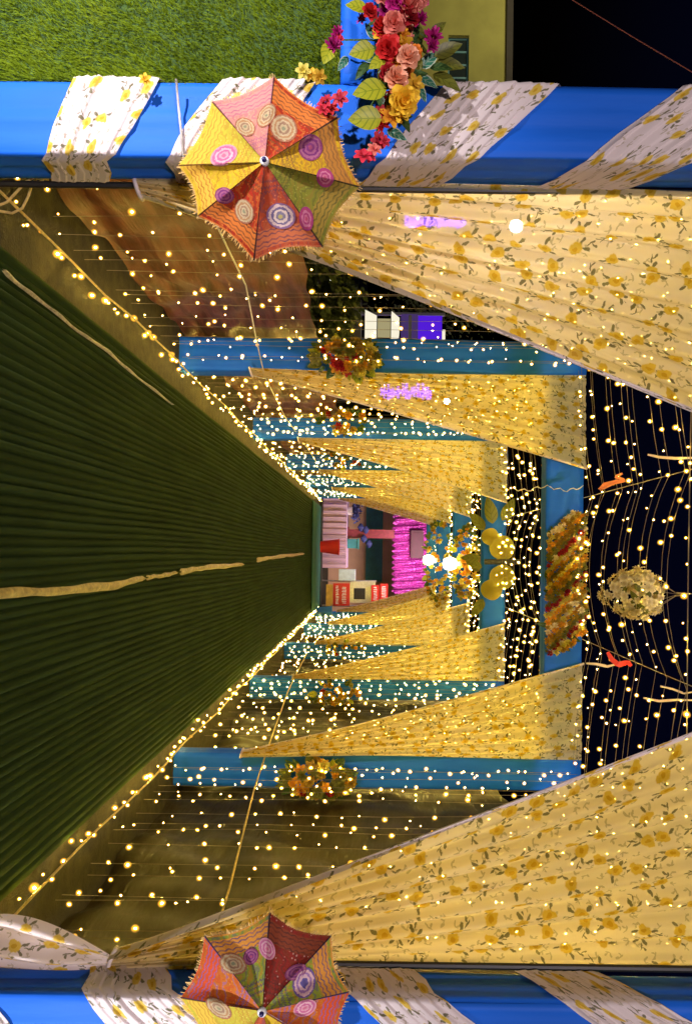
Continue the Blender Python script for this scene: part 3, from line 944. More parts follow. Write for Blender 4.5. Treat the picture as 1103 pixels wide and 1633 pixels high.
# ------------------------------------------------------------------ flowers
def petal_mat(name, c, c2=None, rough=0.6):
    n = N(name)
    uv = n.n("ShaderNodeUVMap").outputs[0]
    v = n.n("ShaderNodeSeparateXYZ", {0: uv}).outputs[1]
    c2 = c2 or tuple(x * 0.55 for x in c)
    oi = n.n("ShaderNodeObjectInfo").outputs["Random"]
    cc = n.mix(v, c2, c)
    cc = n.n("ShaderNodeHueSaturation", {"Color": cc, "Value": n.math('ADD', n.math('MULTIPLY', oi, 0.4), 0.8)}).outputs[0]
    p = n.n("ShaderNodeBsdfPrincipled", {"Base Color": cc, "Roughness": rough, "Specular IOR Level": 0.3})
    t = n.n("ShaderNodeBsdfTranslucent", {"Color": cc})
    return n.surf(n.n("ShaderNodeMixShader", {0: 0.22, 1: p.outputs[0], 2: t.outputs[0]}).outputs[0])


def leaf_mat(name, c, vein, rim=None):
    n = N(name)
    uv = n.n("ShaderNodeUVMap").outputs[0]
    sx = n.n("ShaderNodeSeparateXYZ", {0: uv}); u, v = sx.outputs[0], sx.outputs[1]
    au = n.math('ABSOLUTE', n.math('SUBTRACT', u, 0.5))
    w = n.math('FRACT', n.math('SUBTRACT', n.math('MULTIPLY', v, 4.5), n.math('MULTIPLY', au, 2.6)))
    side = n.math('LESS_THAN', n.math('ABSOLUTE', n.math('SUBTRACT', w, 0.5)), 0.11)
    mid = n.math('LESS_THAN', au, 0.022)
    nz = n.noise(9, 3, uv)
    cc = n.mix(n.math('MULTIPLY', nz, 0.6), c, tuple(x * 0.5 for x in c))
    cc = n.mix(n.math('MULTIPLY', n.math('MAXIMUM', side, mid), 0.75), cc, vein)
    if rim: cc = n.mix(n.math('GREATER_THAN', au, 0.40), cc, rim)
    p = n.n("ShaderNodeBsdfPrincipled", {"Base Color": cc, "Roughness": 0.42, "Specular IOR Level": 0.4})
    t = n.n("ShaderNodeBsdfTranslucent", {"Color": cc})
    return n.surf(n.n("ShaderNodeMixShader", {0: 0.25, 1: p.outputs[0], 2: t.outputs[0]}).outputs[0])


def petal(m, ang, r0, r1, w, cup, z0, curl, nu=3, nv=3, mat=0):
    ca, sa = math.cos(ang), math.sin(ang)
    def fn(a, b):
        u = (a - 0.5) * 2
        r = r0 + (r1 - r0) * b
        wd = w * math.sin(math.pi * (0.16 + 0.70 * b)) * (1 - 0.12 * b)
        x = r; y = u * wd
        z = z0 + cup * b * b - 0.25 * w * u * u * (1 if cup > 0 else -1) * -1 + curl * b ** 4
        return (x * ca - y * sa, x * sa + y * ca, z)
    m.grid(fn, nu, nv, mat)


def rose_mb(seed):
    m = MB(); r = random.Random(seed)
    for (k, r0, r1, w, cup, z0, curl) in ((7, .10, 1.0, .50, .25, 0.0, -.28), (6, .08, .78, .42, .50, .06, -.20), (5, .05, .52, .32, .62, .12, -.08), (4, .02, .28, .22, .70, .15, 0.0)):
        o = r.uniform(0, 6)
        for q in range(k): petal(m, o + q * 2 * math.pi / k + r.uniform(-.15, .15), r0, r1 * r.uniform(.9, 1.08), w, cup * r.uniform(.85, 1.15), z0, curl)
    return m


def carnation_mb(seed):
    m = MB(); r = random.Random(seed)
    for (k, r1, cup, z0) in ((10, 1.0, .15, 0), (9, .85, .45, .05), (8, .62, .65, .1), (6, .38, .8, .12)):
        for q in range(k): petal(m, q * 2 * math.pi / k + r.uniform(-.4, .4), .05, r1 * r.uniform(.8, 1.1), .20, cup * r.uniform(.7, 1.3), z0, r.uniform(-.3, .15), 2, 2)
    return m


def star_mb(seed):
    m = MB(); r = random.Random(seed)
    for q in range(6): petal(m, q * 2 * math.pi / 6 + r.uniform(-.1, .1), .05, 1.0, .34, .22, 0, -.25, 2, 3)
    for q in range(5): petal(m, q * 2 * math.pi / 5 + .4, .02, .42, .15, .45, .05, 0, 2, 2)
    return m


def leaf_mb(wd, cupz, nu=6, nv=8, heart=0.0):
    m = MB()
    def fn(a, b):
        u = (a - 0.5) * 2
        w = wd * (math.sin(math.pi * min(1, b ** 0.72 * 0.985 + 0.012)) ** 0.85)
        x = b - heart * abs(u) * (1 - b) ** 3
        return (x, u * w, 0.10 * abs(u) ** 1.6 * w * 2 - cupz * b * b + 0.015 * math.sin(b * 26) * abs(u))
    m.grid(fn, nu, nv, 0, lambda a, b: (a, b))
    return m


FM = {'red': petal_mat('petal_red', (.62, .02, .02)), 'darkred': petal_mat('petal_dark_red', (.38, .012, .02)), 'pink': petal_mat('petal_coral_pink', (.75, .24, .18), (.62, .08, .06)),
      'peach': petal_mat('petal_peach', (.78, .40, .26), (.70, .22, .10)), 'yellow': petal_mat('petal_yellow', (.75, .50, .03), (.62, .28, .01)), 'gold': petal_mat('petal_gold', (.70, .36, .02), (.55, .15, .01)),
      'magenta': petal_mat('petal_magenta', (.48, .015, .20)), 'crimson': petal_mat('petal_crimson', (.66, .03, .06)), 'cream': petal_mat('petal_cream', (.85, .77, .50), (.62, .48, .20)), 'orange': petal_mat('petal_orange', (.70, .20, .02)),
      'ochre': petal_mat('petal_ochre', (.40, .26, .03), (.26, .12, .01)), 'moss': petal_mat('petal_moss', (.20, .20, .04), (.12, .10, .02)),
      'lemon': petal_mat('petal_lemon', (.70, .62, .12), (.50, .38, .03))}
LM = {'lime': leaf_mat('leaf_lime', (.42, .44, .02), (.14, .20, .01)), 'teal': leaf_mat('leaf_teal', (.03, .20, .12), (.30, .42, .30), (.50, .60, .45)),
      'dark': leaf_mat('leaf_dark', (.035, .09, .02), (.08, .14, .03)), 'olive': leaf_mat('leaf_olive', (.16, .17, .02), (.07, .08, .01))}
ROSE = [rose_mb(i) for i in range(2)]; CARN = [carnation_mb(i) for i in range(2)]; STAR = [star_mb(5)]
LEAFW, LEAFN = leaf_mb(.36, .16, heart=.10), leaf_mb(.24, .22)
_fm = {}


def flower_me(kind, c, i=0):
    key = (kind, c, i)
    if key not in _fm:
        mb = {'rose': ROSE, 'carn': CARN, 'star': STAR}[kind]
        mb = mb[i % len(mb)]
        _fm[key] = mb.mesh({'rose': 'rose', 'carn': 'carnation', 'star': 'blossom'}[kind], FM[c], smooth=True)
    return _fm[key]


def leaf_me(kind, c):
    key = ('leaf', kind, c)
    if key not in _fm: _fm[key] = (LEAFW if kind == 'w' else LEAFN).mesh('leaf', LM[c], smooth=True)
    return _fm[key]


FNAME = {'rose': 'rose', 'carn': 'carnation', 'star': 'blossom'}
M['stem'] = principled('green_stem', (.06, .12, .02), .6, var=.2)

# the big arrangement beside the left front post, spilling over the blue rail
rf = random.Random(21)
arr = empty("flower_arrangement", tuple(P(150, 610, 2.62)), "bright artificial flowers and lime leaves spilling over the left front post", "flowers")
ARR0 = arr.location.copy()
Z4 = 4.242
fl = [(480, 70, 'carn', 'magenta', 90), (380, 80, 'rose', 'red', 85), (325, 140, 'carn', 'magenta', 60), (650, 40, 'rose', 'pink', 130), (545, 155, 'rose', 'pink', 115), (465, 185, 'rose', 'red', 105), (640, 120, 'rose', 'darkred', 120),
      (720, 140, 'carn', 'magenta', 85), (810, 255, 'carn', 'magenta', 100), (800, 310, 'carn', 'magenta', 70), (505, 335, 'rose', 'red', 135), (600, 290, 'star', 'yellow', 110), (450, 240, 'star', 'yellow', 90), (640, 385, 'rose', 'peach', 120), (690, 350, 'rose', 'orange', 70),
      (560, 535, 'rose', 'peach', 135), (640, 500, 'star', 'orange', 80), (685, 570, 'star', 'yellow', 100), (610, 680, 'rose', 'yellow', 150), (520, 790, 'star', 'gold', 125), (580, 760, 'star', 'yellow', 110), (460, 850, 'carn', 'red', 85), (455, 765, 'star', 'crimson', 75), (575, 420, 'star', 'gold', 90),
      (440, 950, 'star', 'crimson', 85), (480, 955, 'star', 'crimson', 60), (410, 1010, 'star', 'pink', 80), (335, 1055, 'star', 'crimson', 100), (380, 1060, 'star', 'crimson', 70), (80, 690, 'star', 'crimson', 95), (120, 740, 'star', 'red', 80), (180, 665, 'star', 'crimson', 90), (60, 740, 'star', 'crimson', 70),
      (165, 230, 'carn', 'magenta', 75), (135, 310, 'carn', 'magenta', 85), (175, 280, 'carn', 'crimson', 60), (40, 520, 'star', 'yellow', 75), (-20, 505, 'star', 'yellow', 70), (-70, 480, 'star', 'lemon', 80), (560, 20, 'rose', 'magenta', 110), (700, -20, 'rose', 'pink', 120), (600, -50, 'carn', 'red', 120), (480, -40, 'rose', 'pink', 110),
      (390, -50, 'carn', 'magenta', 90), (600, 230, 'star', 'gold', 80), (560, 600, 'star', 'orange', 70), (500, 490, 'rose', 'darkred', 90), (660, 640, 'star', 'yellow', 90)]
for (zx, zy, kd, c, sz) in fl:
    V, U = 500 + zx / Z4, zy / Z4
    d = 2.60 - 0.05 * rf.random() - 0.02 * (kd == 'rose')
    p = P(U, V, d) - ARR0
    rad = sz / 2 / Z4 * d / F * 1.38
    nrm = Vector((rf.uniform(-.5, .6), -1, rf.uniform(-.45, .5)))
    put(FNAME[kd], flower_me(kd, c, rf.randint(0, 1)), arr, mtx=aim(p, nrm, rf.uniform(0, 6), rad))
lv = [(320, 345, 'w', 'lime', 165, 200), (430, 425, 'w', 'lime', 135, 215), (370, 610, 'w', 'lime', 215, 195), (340, 800, 'w', 'lime', 210, 190), (95, 360, 'w', 'lime', 150, 250), (285, 40, 'w', 'lime', 140, 170), (200, 425, 'n', 'teal', 120, 240), (380, 205, 'n', 'teal', 120, 120),
      (790, 395, 'n', 'teal', 170, 40), (770, 545, 'n', 'teal', 150, 330), (730, 625, 'n', 'teal', 130, 300), (560, 905, 'n', 'teal', 150, 330), (700, 310, 'n', 'dark', 130, 60), (910, 330, 'n', 'olive', 200, 20), (920, 430, 'n', 'olive', 200, 350), (900, 540, 'n', 'olive', 220, 330), (860, 450, 'n', 'dark', 150, 0),
      (330, 470, 'n', 'dark', 150, 230), (480, 560, 'n', 'dark', 130, 260), (450, 660, 'n', 'dark', 150, 280), (700, 430, 'w', 'olive', 120, 70), (620, 430, 'n', 'dark', 150, 30), (560, 250, 'n', 'dark', 150, 100), (680, 230, 'n', 'dark', 150, 60), (520, 690, 'n', 'dark', 150, 250), (840, 190, 'n', 'olive', 140, 40),
      (620, 830, 'n', 'dark', 130, 300), (400, 330, 'n', 'dark', 140, 140), (-30, 545, 'n', 'olive', 90, 200), (560, 110, 'n', 'dark', 130, 30), (700, 500, 'n', 'dark', 140, 10)]
for (zx, zy, kd, c, sz, an) in lv:
    V, U = 500 + zx / Z4, zy / Z4
    d = (2.565 if c == 'lime' else 2.63) - 0.03 * rf.random()
    L = sz / Z4 * d / F
    # leaf axis in the photo plane: angle measured from +V (up) ; tilt a little towards the viewer
    a = R(an)
    ax = Vector((-math.sin(a) * 1.0, -0.25, math.cos(a))).normalized()
    nr_ = Vector((rf.uniform(-.3, .3), -1, rf.uniform(-.1, .4)))
    yv = nr_.cross(ax).normalized(); zv = ax.cross(yv).normalized()
    c0 = P(U, V, d) - ARR0 - ax * L * 0.5
    mt = Matrix(((ax.x * L, yv.x * L, zv.x * L, c0.x), (ax.y * L, yv.y * L, zv.y * L, c0.y), (ax.z * L, yv.z * L, zv.z * L, c0.z), (0, 0, 0, 1)))
    put("leaf", leaf_me(kd, c), arr, mtx=mt)
for k in range(46):                     # filler blossoms and leaves deeper in the bunch
    t = rf.random(); zx = 600 - 90 * t + rf.gauss(0, 75); zy = -60 + 900 * t
    V, U = 500 + zx / Z4, zy / Z4; d = 2.645 - .02 * rf.random()
    if k % 2:
        put("leaf", leaf_me('n', rf.choice(['dark', 'dark', 'olive', 'teal'])), arr, mtx=aim(P(U, V, d) - ARR0, (rf.uniform(-.6, .6), -1, rf.uniform(-.5, .5)), rf.uniform(0, 6), rf.uniform(.06, .09)))
    else:
        kd = rf.choice(['star', 'carn', 'carn', 'rose'])
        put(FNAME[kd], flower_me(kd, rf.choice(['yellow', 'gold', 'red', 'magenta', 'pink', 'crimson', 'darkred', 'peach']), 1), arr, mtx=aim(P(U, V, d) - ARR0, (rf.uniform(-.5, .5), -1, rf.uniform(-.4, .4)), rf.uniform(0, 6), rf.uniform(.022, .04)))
st = MB()
for (zx, zy, zx2, zy2) in ((600, 300, 380, 620), (600, 300, 340, 800), (580, 500, 420, 980), (560, 400, 560, 800), (560, 200, 640, 600), (600, 200, 790, 280), (560, 300, 160, 270), (450, 800, 340, 1060)):
    a = P(zy / Z4, 500 + zx / Z4, 2.655) - ARR0; b = P(zy2 / Z4, 500 + zx2 / Z4, 2.64) - ARR0
    st.tube([a, a.lerp(b, .5) + Vector((0, -0.012, 0.012)), b], 0.0035, 4)
st.build("stems", M['stem'], arr)

# two little yellow blossoms sitting on the grass wall's edge
for (U, V, lab) in ((127, 232, "small yellow blossom at the grass wall's edge beside the lowest cloth band"), (120, 500, "small yellow blossom above the left umbrella at the grass wall's edge")):
    put("yellow_blossom", flower_me('star', 'yellow'), mtx=aim(P(U, V, 2.66), (0.1, -1, .2), 1.0, 0.024), label=lab, cat="flower")


# bunches on the posts of the farther portals
def bunch(U0, U1, V0, V1, d, seed, label, parts=30, pal=('ochre', 'gold', 'moss', 'ochre', 'darkred', 'moss', 'gold'), big=1.0):
    r = random.Random(seed)
    c = P((U0 + U1) / 2, (V0 + V1) / 2, d)
    e = empty("flower_bunch", tuple(c), label, "flowers", "flower bunches on the portal posts")
    hw, hh = (U1 - U0) / 2 * d / F, (V1 - V0) / 2 * d / F
    for k in range(parts):
        a = r.uniform(0, 6.28); q = math.sqrt(r.random())
        x, z = math.cos(a) * q * hw, math.sin(a) * q * hh
        y = -0.16 * math.sqrt(max(0, 1 - q * q)) * r.uniform(.6, 1.1) - 0.02
        kd = r.choice(['rose', 'carn', 'star'])
        cc = r.choice(pal)
        if q > 0.72 and r.random() < .7: cc = r.choice(['moss', 'ochre', 'lemon'])
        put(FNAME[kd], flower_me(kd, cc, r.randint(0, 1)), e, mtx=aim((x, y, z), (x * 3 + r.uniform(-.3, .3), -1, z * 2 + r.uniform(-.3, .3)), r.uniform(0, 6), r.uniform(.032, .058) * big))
    for k in range(max(6, parts // 2)):
        a = r.uniform(0, 6.28); L = r.uniform(.07, .12) * big
        x, z = math.cos(a) * hw * .8, math.sin(a) * hh * .82
        ax = Vector((math.cos(a), -.25, math.sin(a))).normalized(); nn_ = Vector((r.uniform(-.3, .3), -1, r.uniform(-.2, .4)))
        yv = nn_.cross(ax).normalized(); zv = ax.cross(yv).normalized()
        mt = Matrix(((ax.x * L, yv.x * L, zv.x * L, x), (ax.y * L, yv.y * L, zv.y * L, -0.035), (ax.z * L, yv.z * L, zv.z * L, z), (0, 0, 0, 1)))
        put("leaf", leaf_me(r.choice('wn'), r.choice(['dark', 'olive', 'lime', 'dark'])), e, mtx=mt)
    return e


bunch(546, 600, 500, 604, 5.95, 1, "flower bunch in yellow and red on the second portal's left post", 60)
bunch(1214, 1266, 450, 562, 5.95, 2, "flower bunch in yellow and red on the second portal's right post", 60)
bunch(654, 692, 505, 585, 9.55, 3, "dim flower bunch on the third portal's left post", 24)
bunch(1086, 1124, 498, 572, 9.55, 4, "dim flower bunch on the third portal's right post", 24)
bunch(722, 746, 520, 580, 13.15, 5, "tiny flower bunch on the fourth portal's left post", 16)
bunch(1022, 1048, 520, 580, 13.15, 6, "tiny flower bunch on the fourth portal's right post", 16)

# garland of diagonal flower strands on the second portal's beam
r = random.Random(31)
gar = empty("beam_garland", (XC, PY[1] - 0.03, PH - BH), "wide garland of diagonal marigold strands on the second portal's beam", "garland")
xa, xb = P(822, 900, PY[1]).x - XC, P(1036, 900, PY[1]).x - XC
pal = ['red', 'gold', 'yellow', 'darkred', 'yellow', 'lemon', 'red', 'gold', 'darkred', 'yellow', 'gold', 'cream', 'orange', 'yellow']
pom = carnation_mb(9)
ns = 24
for k in range(ns):
    m = MB()
    xs = xa + (xb - xa) * (k + 0.5) / ns
    for j in range(20):
        t = j / 19
        x = xs - (t - 0.5) * 0.30 + r.uniform(-.016, .016); z = BH * (0.02 + 0.96 * t)
        if x < xa - .02 or x > xb + .02: continue
        mt = aim((x, -0.02 - r.uniform(0, .04), z), (r.uniform(-.7, .7), -1, r.uniform(-.7, .7)), r.uniform(0, 6), r.uniform(.018, .034))
        m.join(pom, mt, 1 if r.random() < .25 else 0)
    c1 = ['ochre', 'lemon', 'gold', 'ochre', 'moss', 'darkred', 'lemon', 'gold'][k % 8]
    if m.v: m.build("flower_strand", [FM[c1], FM[r.choice(['lemon', 'ochre', 'moss', 'cream'])]], gar)
lf = MB()
for k in range(70):
    x = r.uniform(xa, xb); z = r.uniform(0, BH)
    L = r.uniform(.06, .1)
    lf.join(LEAFN, aim((x, -0.015, z), (r.uniform(-.5, .5), -1, r.uniform(-.5, .5)), r.uniform(0, 6), L))
lf.build("leaves", LM['dark'], gar, kind="stuff", smooth=True)

# lemon paper lotus on the third portal's beam: four round pads round a dark stem
M['pad'] = petal_mat('lemon_pad', (.34, .29, .045), (.26, .20, .02), .95)
lot = empty("lotus_ornament", tuple(P(896, 790, 9.5)), "big lemon yellow round petalled ornament on the third portal's beam", "ornament")
L0 = lot.location.copy()
for (U, V, ru) in ((856, 781, 14), (874, 800, 20), (920, 800, 20), (940, 783, 17)):
    m = MB(); rr = ru * 9.5 / F
    m.grid(lambda a, b: (rr * b * math.cos(a * 6.2832) * (1 + .06 * math.sin(a * 19)), -0.018 * (1 - b * b) + .014 * math.sin(a * 19) * b, rr * b * math.sin(a * 6.2832)), 18, 4, 0, lambda a, b: (a, b))
    m.build("petal", M['pad'], lot, smooth=True, loc=P(U, V, 9.45) - L0)
m = MB(); m.tube([P(896, 772, 9.45) - L0, P(896, 830, 9.45) - L0], 0.035, 8)
m.build("stem", M['black'], lot)
for (U0, V0, an, L) in ((830, 800, 60, .33), (835, 785, 100, .36), (845, 772, 130, .30), (955, 770, -120, .28), (890, 765, 180, .25), (905, 768, 160, .22)):
    a = R(an); ax = Vector((-math.sin(a), -.1, math.cos(a))).normalized(); yv = Vector((0, -1, .1)).cross(ax).normalized(); zv = ax.cross(yv)
    c0 = P(U0, V0, 9.5) - L0
    put("leaf", leaf_me('n', 'olive'), lot, mtx=Matrix(((ax.x * L, yv.x * L, zv.x * L, c0.x), (ax.y * L, yv.y * L, zv.y * L, c0.y), (ax.z * L, yv.z * L, zv.z * L, c0.z), (0, 0, 0, 1))))
# dim golden bunches over the fourth and fifth portals' beams
for (U0, U1, V0, V1, d, sd_, lab) in ((835, 960, 722, 762, 13.1, 41, "golden flower swag on the fourth portal's beam"), (825, 965, 676, 720, 16.7, 42, "golden flower swag on the fifth portal's beam")):
    bunch(U0, U1, V0, V1, d, sd_, lab, 80, ('yellow', 'gold', 'lemon', 'gold', 'lemon'), 1.3)

# white flower ball hung from the near overhead string
ball = empty("flower_ball", tuple(P(947, 1016, 4.35)), "pale cream flower ball hanging from the nearest overhead light string", "flower ball")
B0 = ball.location.copy(); r = random.Random(77)
tiny = star_mb(2)
for k in range(150):
    v = Vector((r.gauss(0, 1), r.gauss(0, 1), r.gauss(0, 1))).normalized()
    p = v * 0.145 * r.uniform(.8, 1.05); p.z *= 1.05
    if v.z < 0: p.z -= 0.05 * (1 - math.hypot(v.x, v.y)) * 1.5
    put("blossom", flower_me('star', 'cream'), ball, mtx=aim(p, v + Vector((r.uniform(-.4, .4), r.uniform(-.4, .4), r.uniform(-.4, .4))), r.uniform(0, 6), r.uniform(.022, .04)))
for k in range(26):
    v = Vector((r.gauss(0, 1), r.gauss(0, 1), r.gauss(0, 1))).normalized()
    put("leaf", leaf_me('n', 'olive'), ball, mtx=aim(v * 0.125, v, r.uniform(0, 6), .07))
m = MB()
for k in range(7):
    a = k * .9
    m.tube([Vector((.11 * math.cos(a), .11 * math.sin(a), .07)), Vector((.012 * math.cos(a), .012 * math.sin(a), .22)), P(947, 1100, 4.0) - B0 + Vector((0, .0, .01))], 0.0018, 3)
m.build("hanging_cord", M['wire'], ball)


# ribbons tied to the overhead wires
def ribbon(name, pts, w, mat, label):
    m = MB(); pts = [Vector(p) for p in pts]; o0 = pts[0].copy(); L = len(pts) - 1
    def fn(a, b):
        t = b * L; i = min(int(t), L - 1); p = pts[i].lerp(pts[i + 1], t - i) - o0
        tg = (pts[i + 1] - pts[i]).normalized(); sd = tg.cross(Vector((0.2 * math.sin(5 * b), 1, .3 * math.cos(4 * b)))).normalized()
        return p + sd * (a - .5) * w * (0.6 + .4 * math.sin(math.pi * b))
    m.grid(fn, 3, L * 6)
    return m.build(name, mat, loc=o0, smooth=True, label=label, cat="ribbon")


M['ribbon_o'] = fabric('orange_ribbon', (.70, .22, .08), transl=.3, wrinkle=.2, rough=.4)
M['ribbon_w'] = fabric('pale_ribbon', (.74, .60, .42), transl=.3, wrinkle=.2, rough=.4)
M['ribbon_r'] = fabric('red_ribbon', (.60, .05, .03), transl=.3, wrinkle=.2, rough=.4)
ribbon("tied_ribbon", [P(755, 992, 4.9), P(760, 980, 4.88), P(766, 996, 4.86), P(770, 978, 4.86), P(781, 955, 4.85), P(772, 962, 4.85), P(766, 985, 4.86)], .022, M['ribbon_o'], "orange ribbon tied in a loop on the left overhead wire")
ribbon("tied_ribbon", [P(1040, 968, 4.9), P(1052, 975, 4.88), P(1060, 985, 4.86), P(1056, 1000, 4.86), P(1062, 1006, 4.86)], .035, M['ribbon_r'], "red ribbon knotted on the right overhead wire")
ribbon("tied_ribbon", [P(1058, 934, 4.95), P(1059, 950, 4.93), P(1063, 968, 4.9), P(1058, 985, 4.88)], .018, M['ribbon_w'], "pale ribbon tail hanging below the red knot overhead")
ribbon("tied_ribbon", [P(725, 1032, 4.2), P(729, 1050, 4.2), P(731, 1075, 4.15), P(730, 1110, 4.1)], .016, M['ribbon_w'], "pale ribbon strip sticking up overhead on the left")
ribbon("tied_ribbon", [P(1113, 1025, 4.2), P(1118, 1050, 4.2), P(1116, 1080, 4.15), P(1117, 1112, 4.1)], .014, M['ribbon_w'], "pale ribbon strip overhead on the right, left of the curtain")
ribbon("tied_ribbon", [P(1094, 1052, 4.2), P(1099, 1072, 4.2), P(1106, 1090, 4.15), P(1102, 1112, 4.1)], .012, M['ribbon_w'], "second thin pale ribbon overhead on the right, crossing the first")

# ------------------------------------------------------------------ grass wall with blue rail, left of the front post
def grass_mat():
    n = N('artificial_grass')
    tc = n.n("ShaderNodeTexCoord").outputs["Object"]
    f = n.noise(5, 4, tc)
    uv = n.n("ShaderNodeUVMap").outputs[0]
    v = n.n("ShaderNodeSeparateXYZ", {0: uv}).outputs[1]
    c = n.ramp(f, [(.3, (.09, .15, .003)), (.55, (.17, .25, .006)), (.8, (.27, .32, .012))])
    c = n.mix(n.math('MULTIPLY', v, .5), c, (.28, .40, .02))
    p = n.n("ShaderNodeBsdfPrincipled", {"Base Color": c, "Roughness": .65, "Specular IOR Level": .12})
    t = n.n("ShaderNodeBsdfTranslucent", {"Color": c})
    return n.surf(n.n("ShaderNodeMixShader", {0: .3, 1: p.outputs[0], 2: t.outputs[0]}).outputs[0])


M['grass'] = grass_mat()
M['grass_back'] = principled('grass_mat_backing', (.03, .07, .01), .9, 20, .3)
GX1, GX0 = XL - PW - 0.004, -3.3
GY = 2.70
GT = P(60, 545, GY).z
gw = empty("grass_wall", ((GX0 + GX1) / 2, GY + .05, 0), "upright artificial grass panel with a blue rail left of the front post", "grass wall")
g0 = gw.location.copy()
m = MB(); m.box(GX0 - g0.x, GX1 - g0.x, 0, .06, .01, GT); m.build("backing", M['grass_back'], gw)
m = MB(); b = wrapped_box(GX0 - g0.x, GX1 - g0.x + .002, -.035, .062, GT, P(60, 600, GY).z, 'x', 77); m.join(b, Matrix.Identity(4)); m.build("rail", M['blue'], gw, smooth=True)
r = random.Random(5)
m = MB()
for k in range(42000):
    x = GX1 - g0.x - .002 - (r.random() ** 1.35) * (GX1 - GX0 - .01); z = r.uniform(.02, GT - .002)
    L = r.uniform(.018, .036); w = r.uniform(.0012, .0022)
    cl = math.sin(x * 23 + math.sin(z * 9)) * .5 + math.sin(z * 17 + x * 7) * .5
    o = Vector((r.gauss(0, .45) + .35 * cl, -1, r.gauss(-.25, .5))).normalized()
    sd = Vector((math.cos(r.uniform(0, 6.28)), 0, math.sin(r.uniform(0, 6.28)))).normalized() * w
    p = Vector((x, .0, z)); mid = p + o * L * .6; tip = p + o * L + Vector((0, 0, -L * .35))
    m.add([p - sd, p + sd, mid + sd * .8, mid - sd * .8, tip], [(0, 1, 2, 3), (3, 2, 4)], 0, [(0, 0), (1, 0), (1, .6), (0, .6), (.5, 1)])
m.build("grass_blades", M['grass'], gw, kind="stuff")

# ------------------------------------------------------------------ olive house behind it
M['olive_wall'] = principled('olive_plaster', (.30, .29, .07), .85, 2.5, .12, .15)
M['dark_glass'] = principled('dark_glass', (.02, .03, .03), .15, var=.1)
M['paint_blue'] = principled('blue_frame_paint', (.08, .22, .26), .5, var=.15)
M['roof'] = principled('dark_roof_edge', (.03, .025, .02), .8, var=.2)
hs = empty("olive_house", (-10.5, 17, 0), "olive plastered flat roofed house behind the grass wall", "house")
h0 = hs.location.copy(); hd = 14.0
def HP(U, V): return P(U, V, hd) - h0
wt = HP(60, 806).z
wx1 = P(176, 700, hd).x - h0.x
# wall in pieces round the window opening
wa, wb = HP(56, 730), HP(142, 730)
zb_, zt_ = HP(100, 714).z, HP(100, 747).z
m = MB()
yf = hd - h0.y
m.box(-5, wa.x, yf, yf + .25, 0, wt); m.box(wa.x, wb.x, yf, yf + .25, 0, zb_); m.box(wa.x, wb.x, yf, yf + .25, zt_, wt); m.box(wb.x, wx1, yf, yf + .25, 0, wt)
m.box(wx1 - .25, wx1, yf + .25, yf + 6, 0, wt)
m.build("wall", M['olive_wall'], hs)
m = MB(); m.box(-5.1, wx1 + .1, yf - .1, yf + 6.1, wt + .003, wt + .12); m.build("roof", M['roof'], hs)
wdw = MB(); t = .035
wdw.box(wa.x, wb.x, yf + .08, yf + .14, zb_, zb_ + t); wdw.box(wa.x, wb.x, yf + .08, yf + .14, zt_ - t, zt_)
for k in range(5):
    x = wa.x + (wb.x - wa.x - t) * k / 4
    wdw.box(x, x + t, yf + .083, yf + .137, zb_ + t, zt_ - t)
wo = wdw.build("window", M['paint_blue'], hs)
m = MB(); m.box(wa.x + .01, wb.x - .01, yf + .10, yf + .115, zb_ + .01, zt_ - .01); m.build("pane", M['dark_glass'], wo)
ld = bpy.data.lights.new("yard_lamp", 'POINT'); ld.energy = 130; ld.color = (1.0, .86, .5); ld.shadow_soft_size = .1
lo = bpy.data.objects.new("yard_lamp", ld); lo.location = (-10.6, 11.2, 4.6); col.objects.link(lo)
m = MB(); pts = [P(-60, 860, 9), P(0, 912, 9), P(60, 1010, 9), P(115, 1103, 9), P(200, 1230, 9)]
rope("overhead_cable", pts, .006, principled('red_cable', (.25, .06, .05), .6), "thin reddish cable crossing the night sky above the house")


# ------------------------------------------------------------------ left background: trees, lit kiosk, LED bars
def foliage_mat(name, c):
    n = N(name)
    oi = n.n("ShaderNodeTexCoord").outputs["Object"]
    f = n.noise(3, 3, oi)
    cc = n.ramp(f, [(.3, tuple(x * .6 for x in c)), (.7, tuple(x * 1.3 for x in c))])
    p = n.n("ShaderNodeBsdfPrincipled", {"Base Color": cc, "Roughness": .6})
    return n.surf(p.outputs[0])


M['foliage'] = foliage_mat('dark_foliage', (.05, .075, .02))
M['bark'] = principled('bark', (.08, .055, .035), .9, 20, .4, .6)


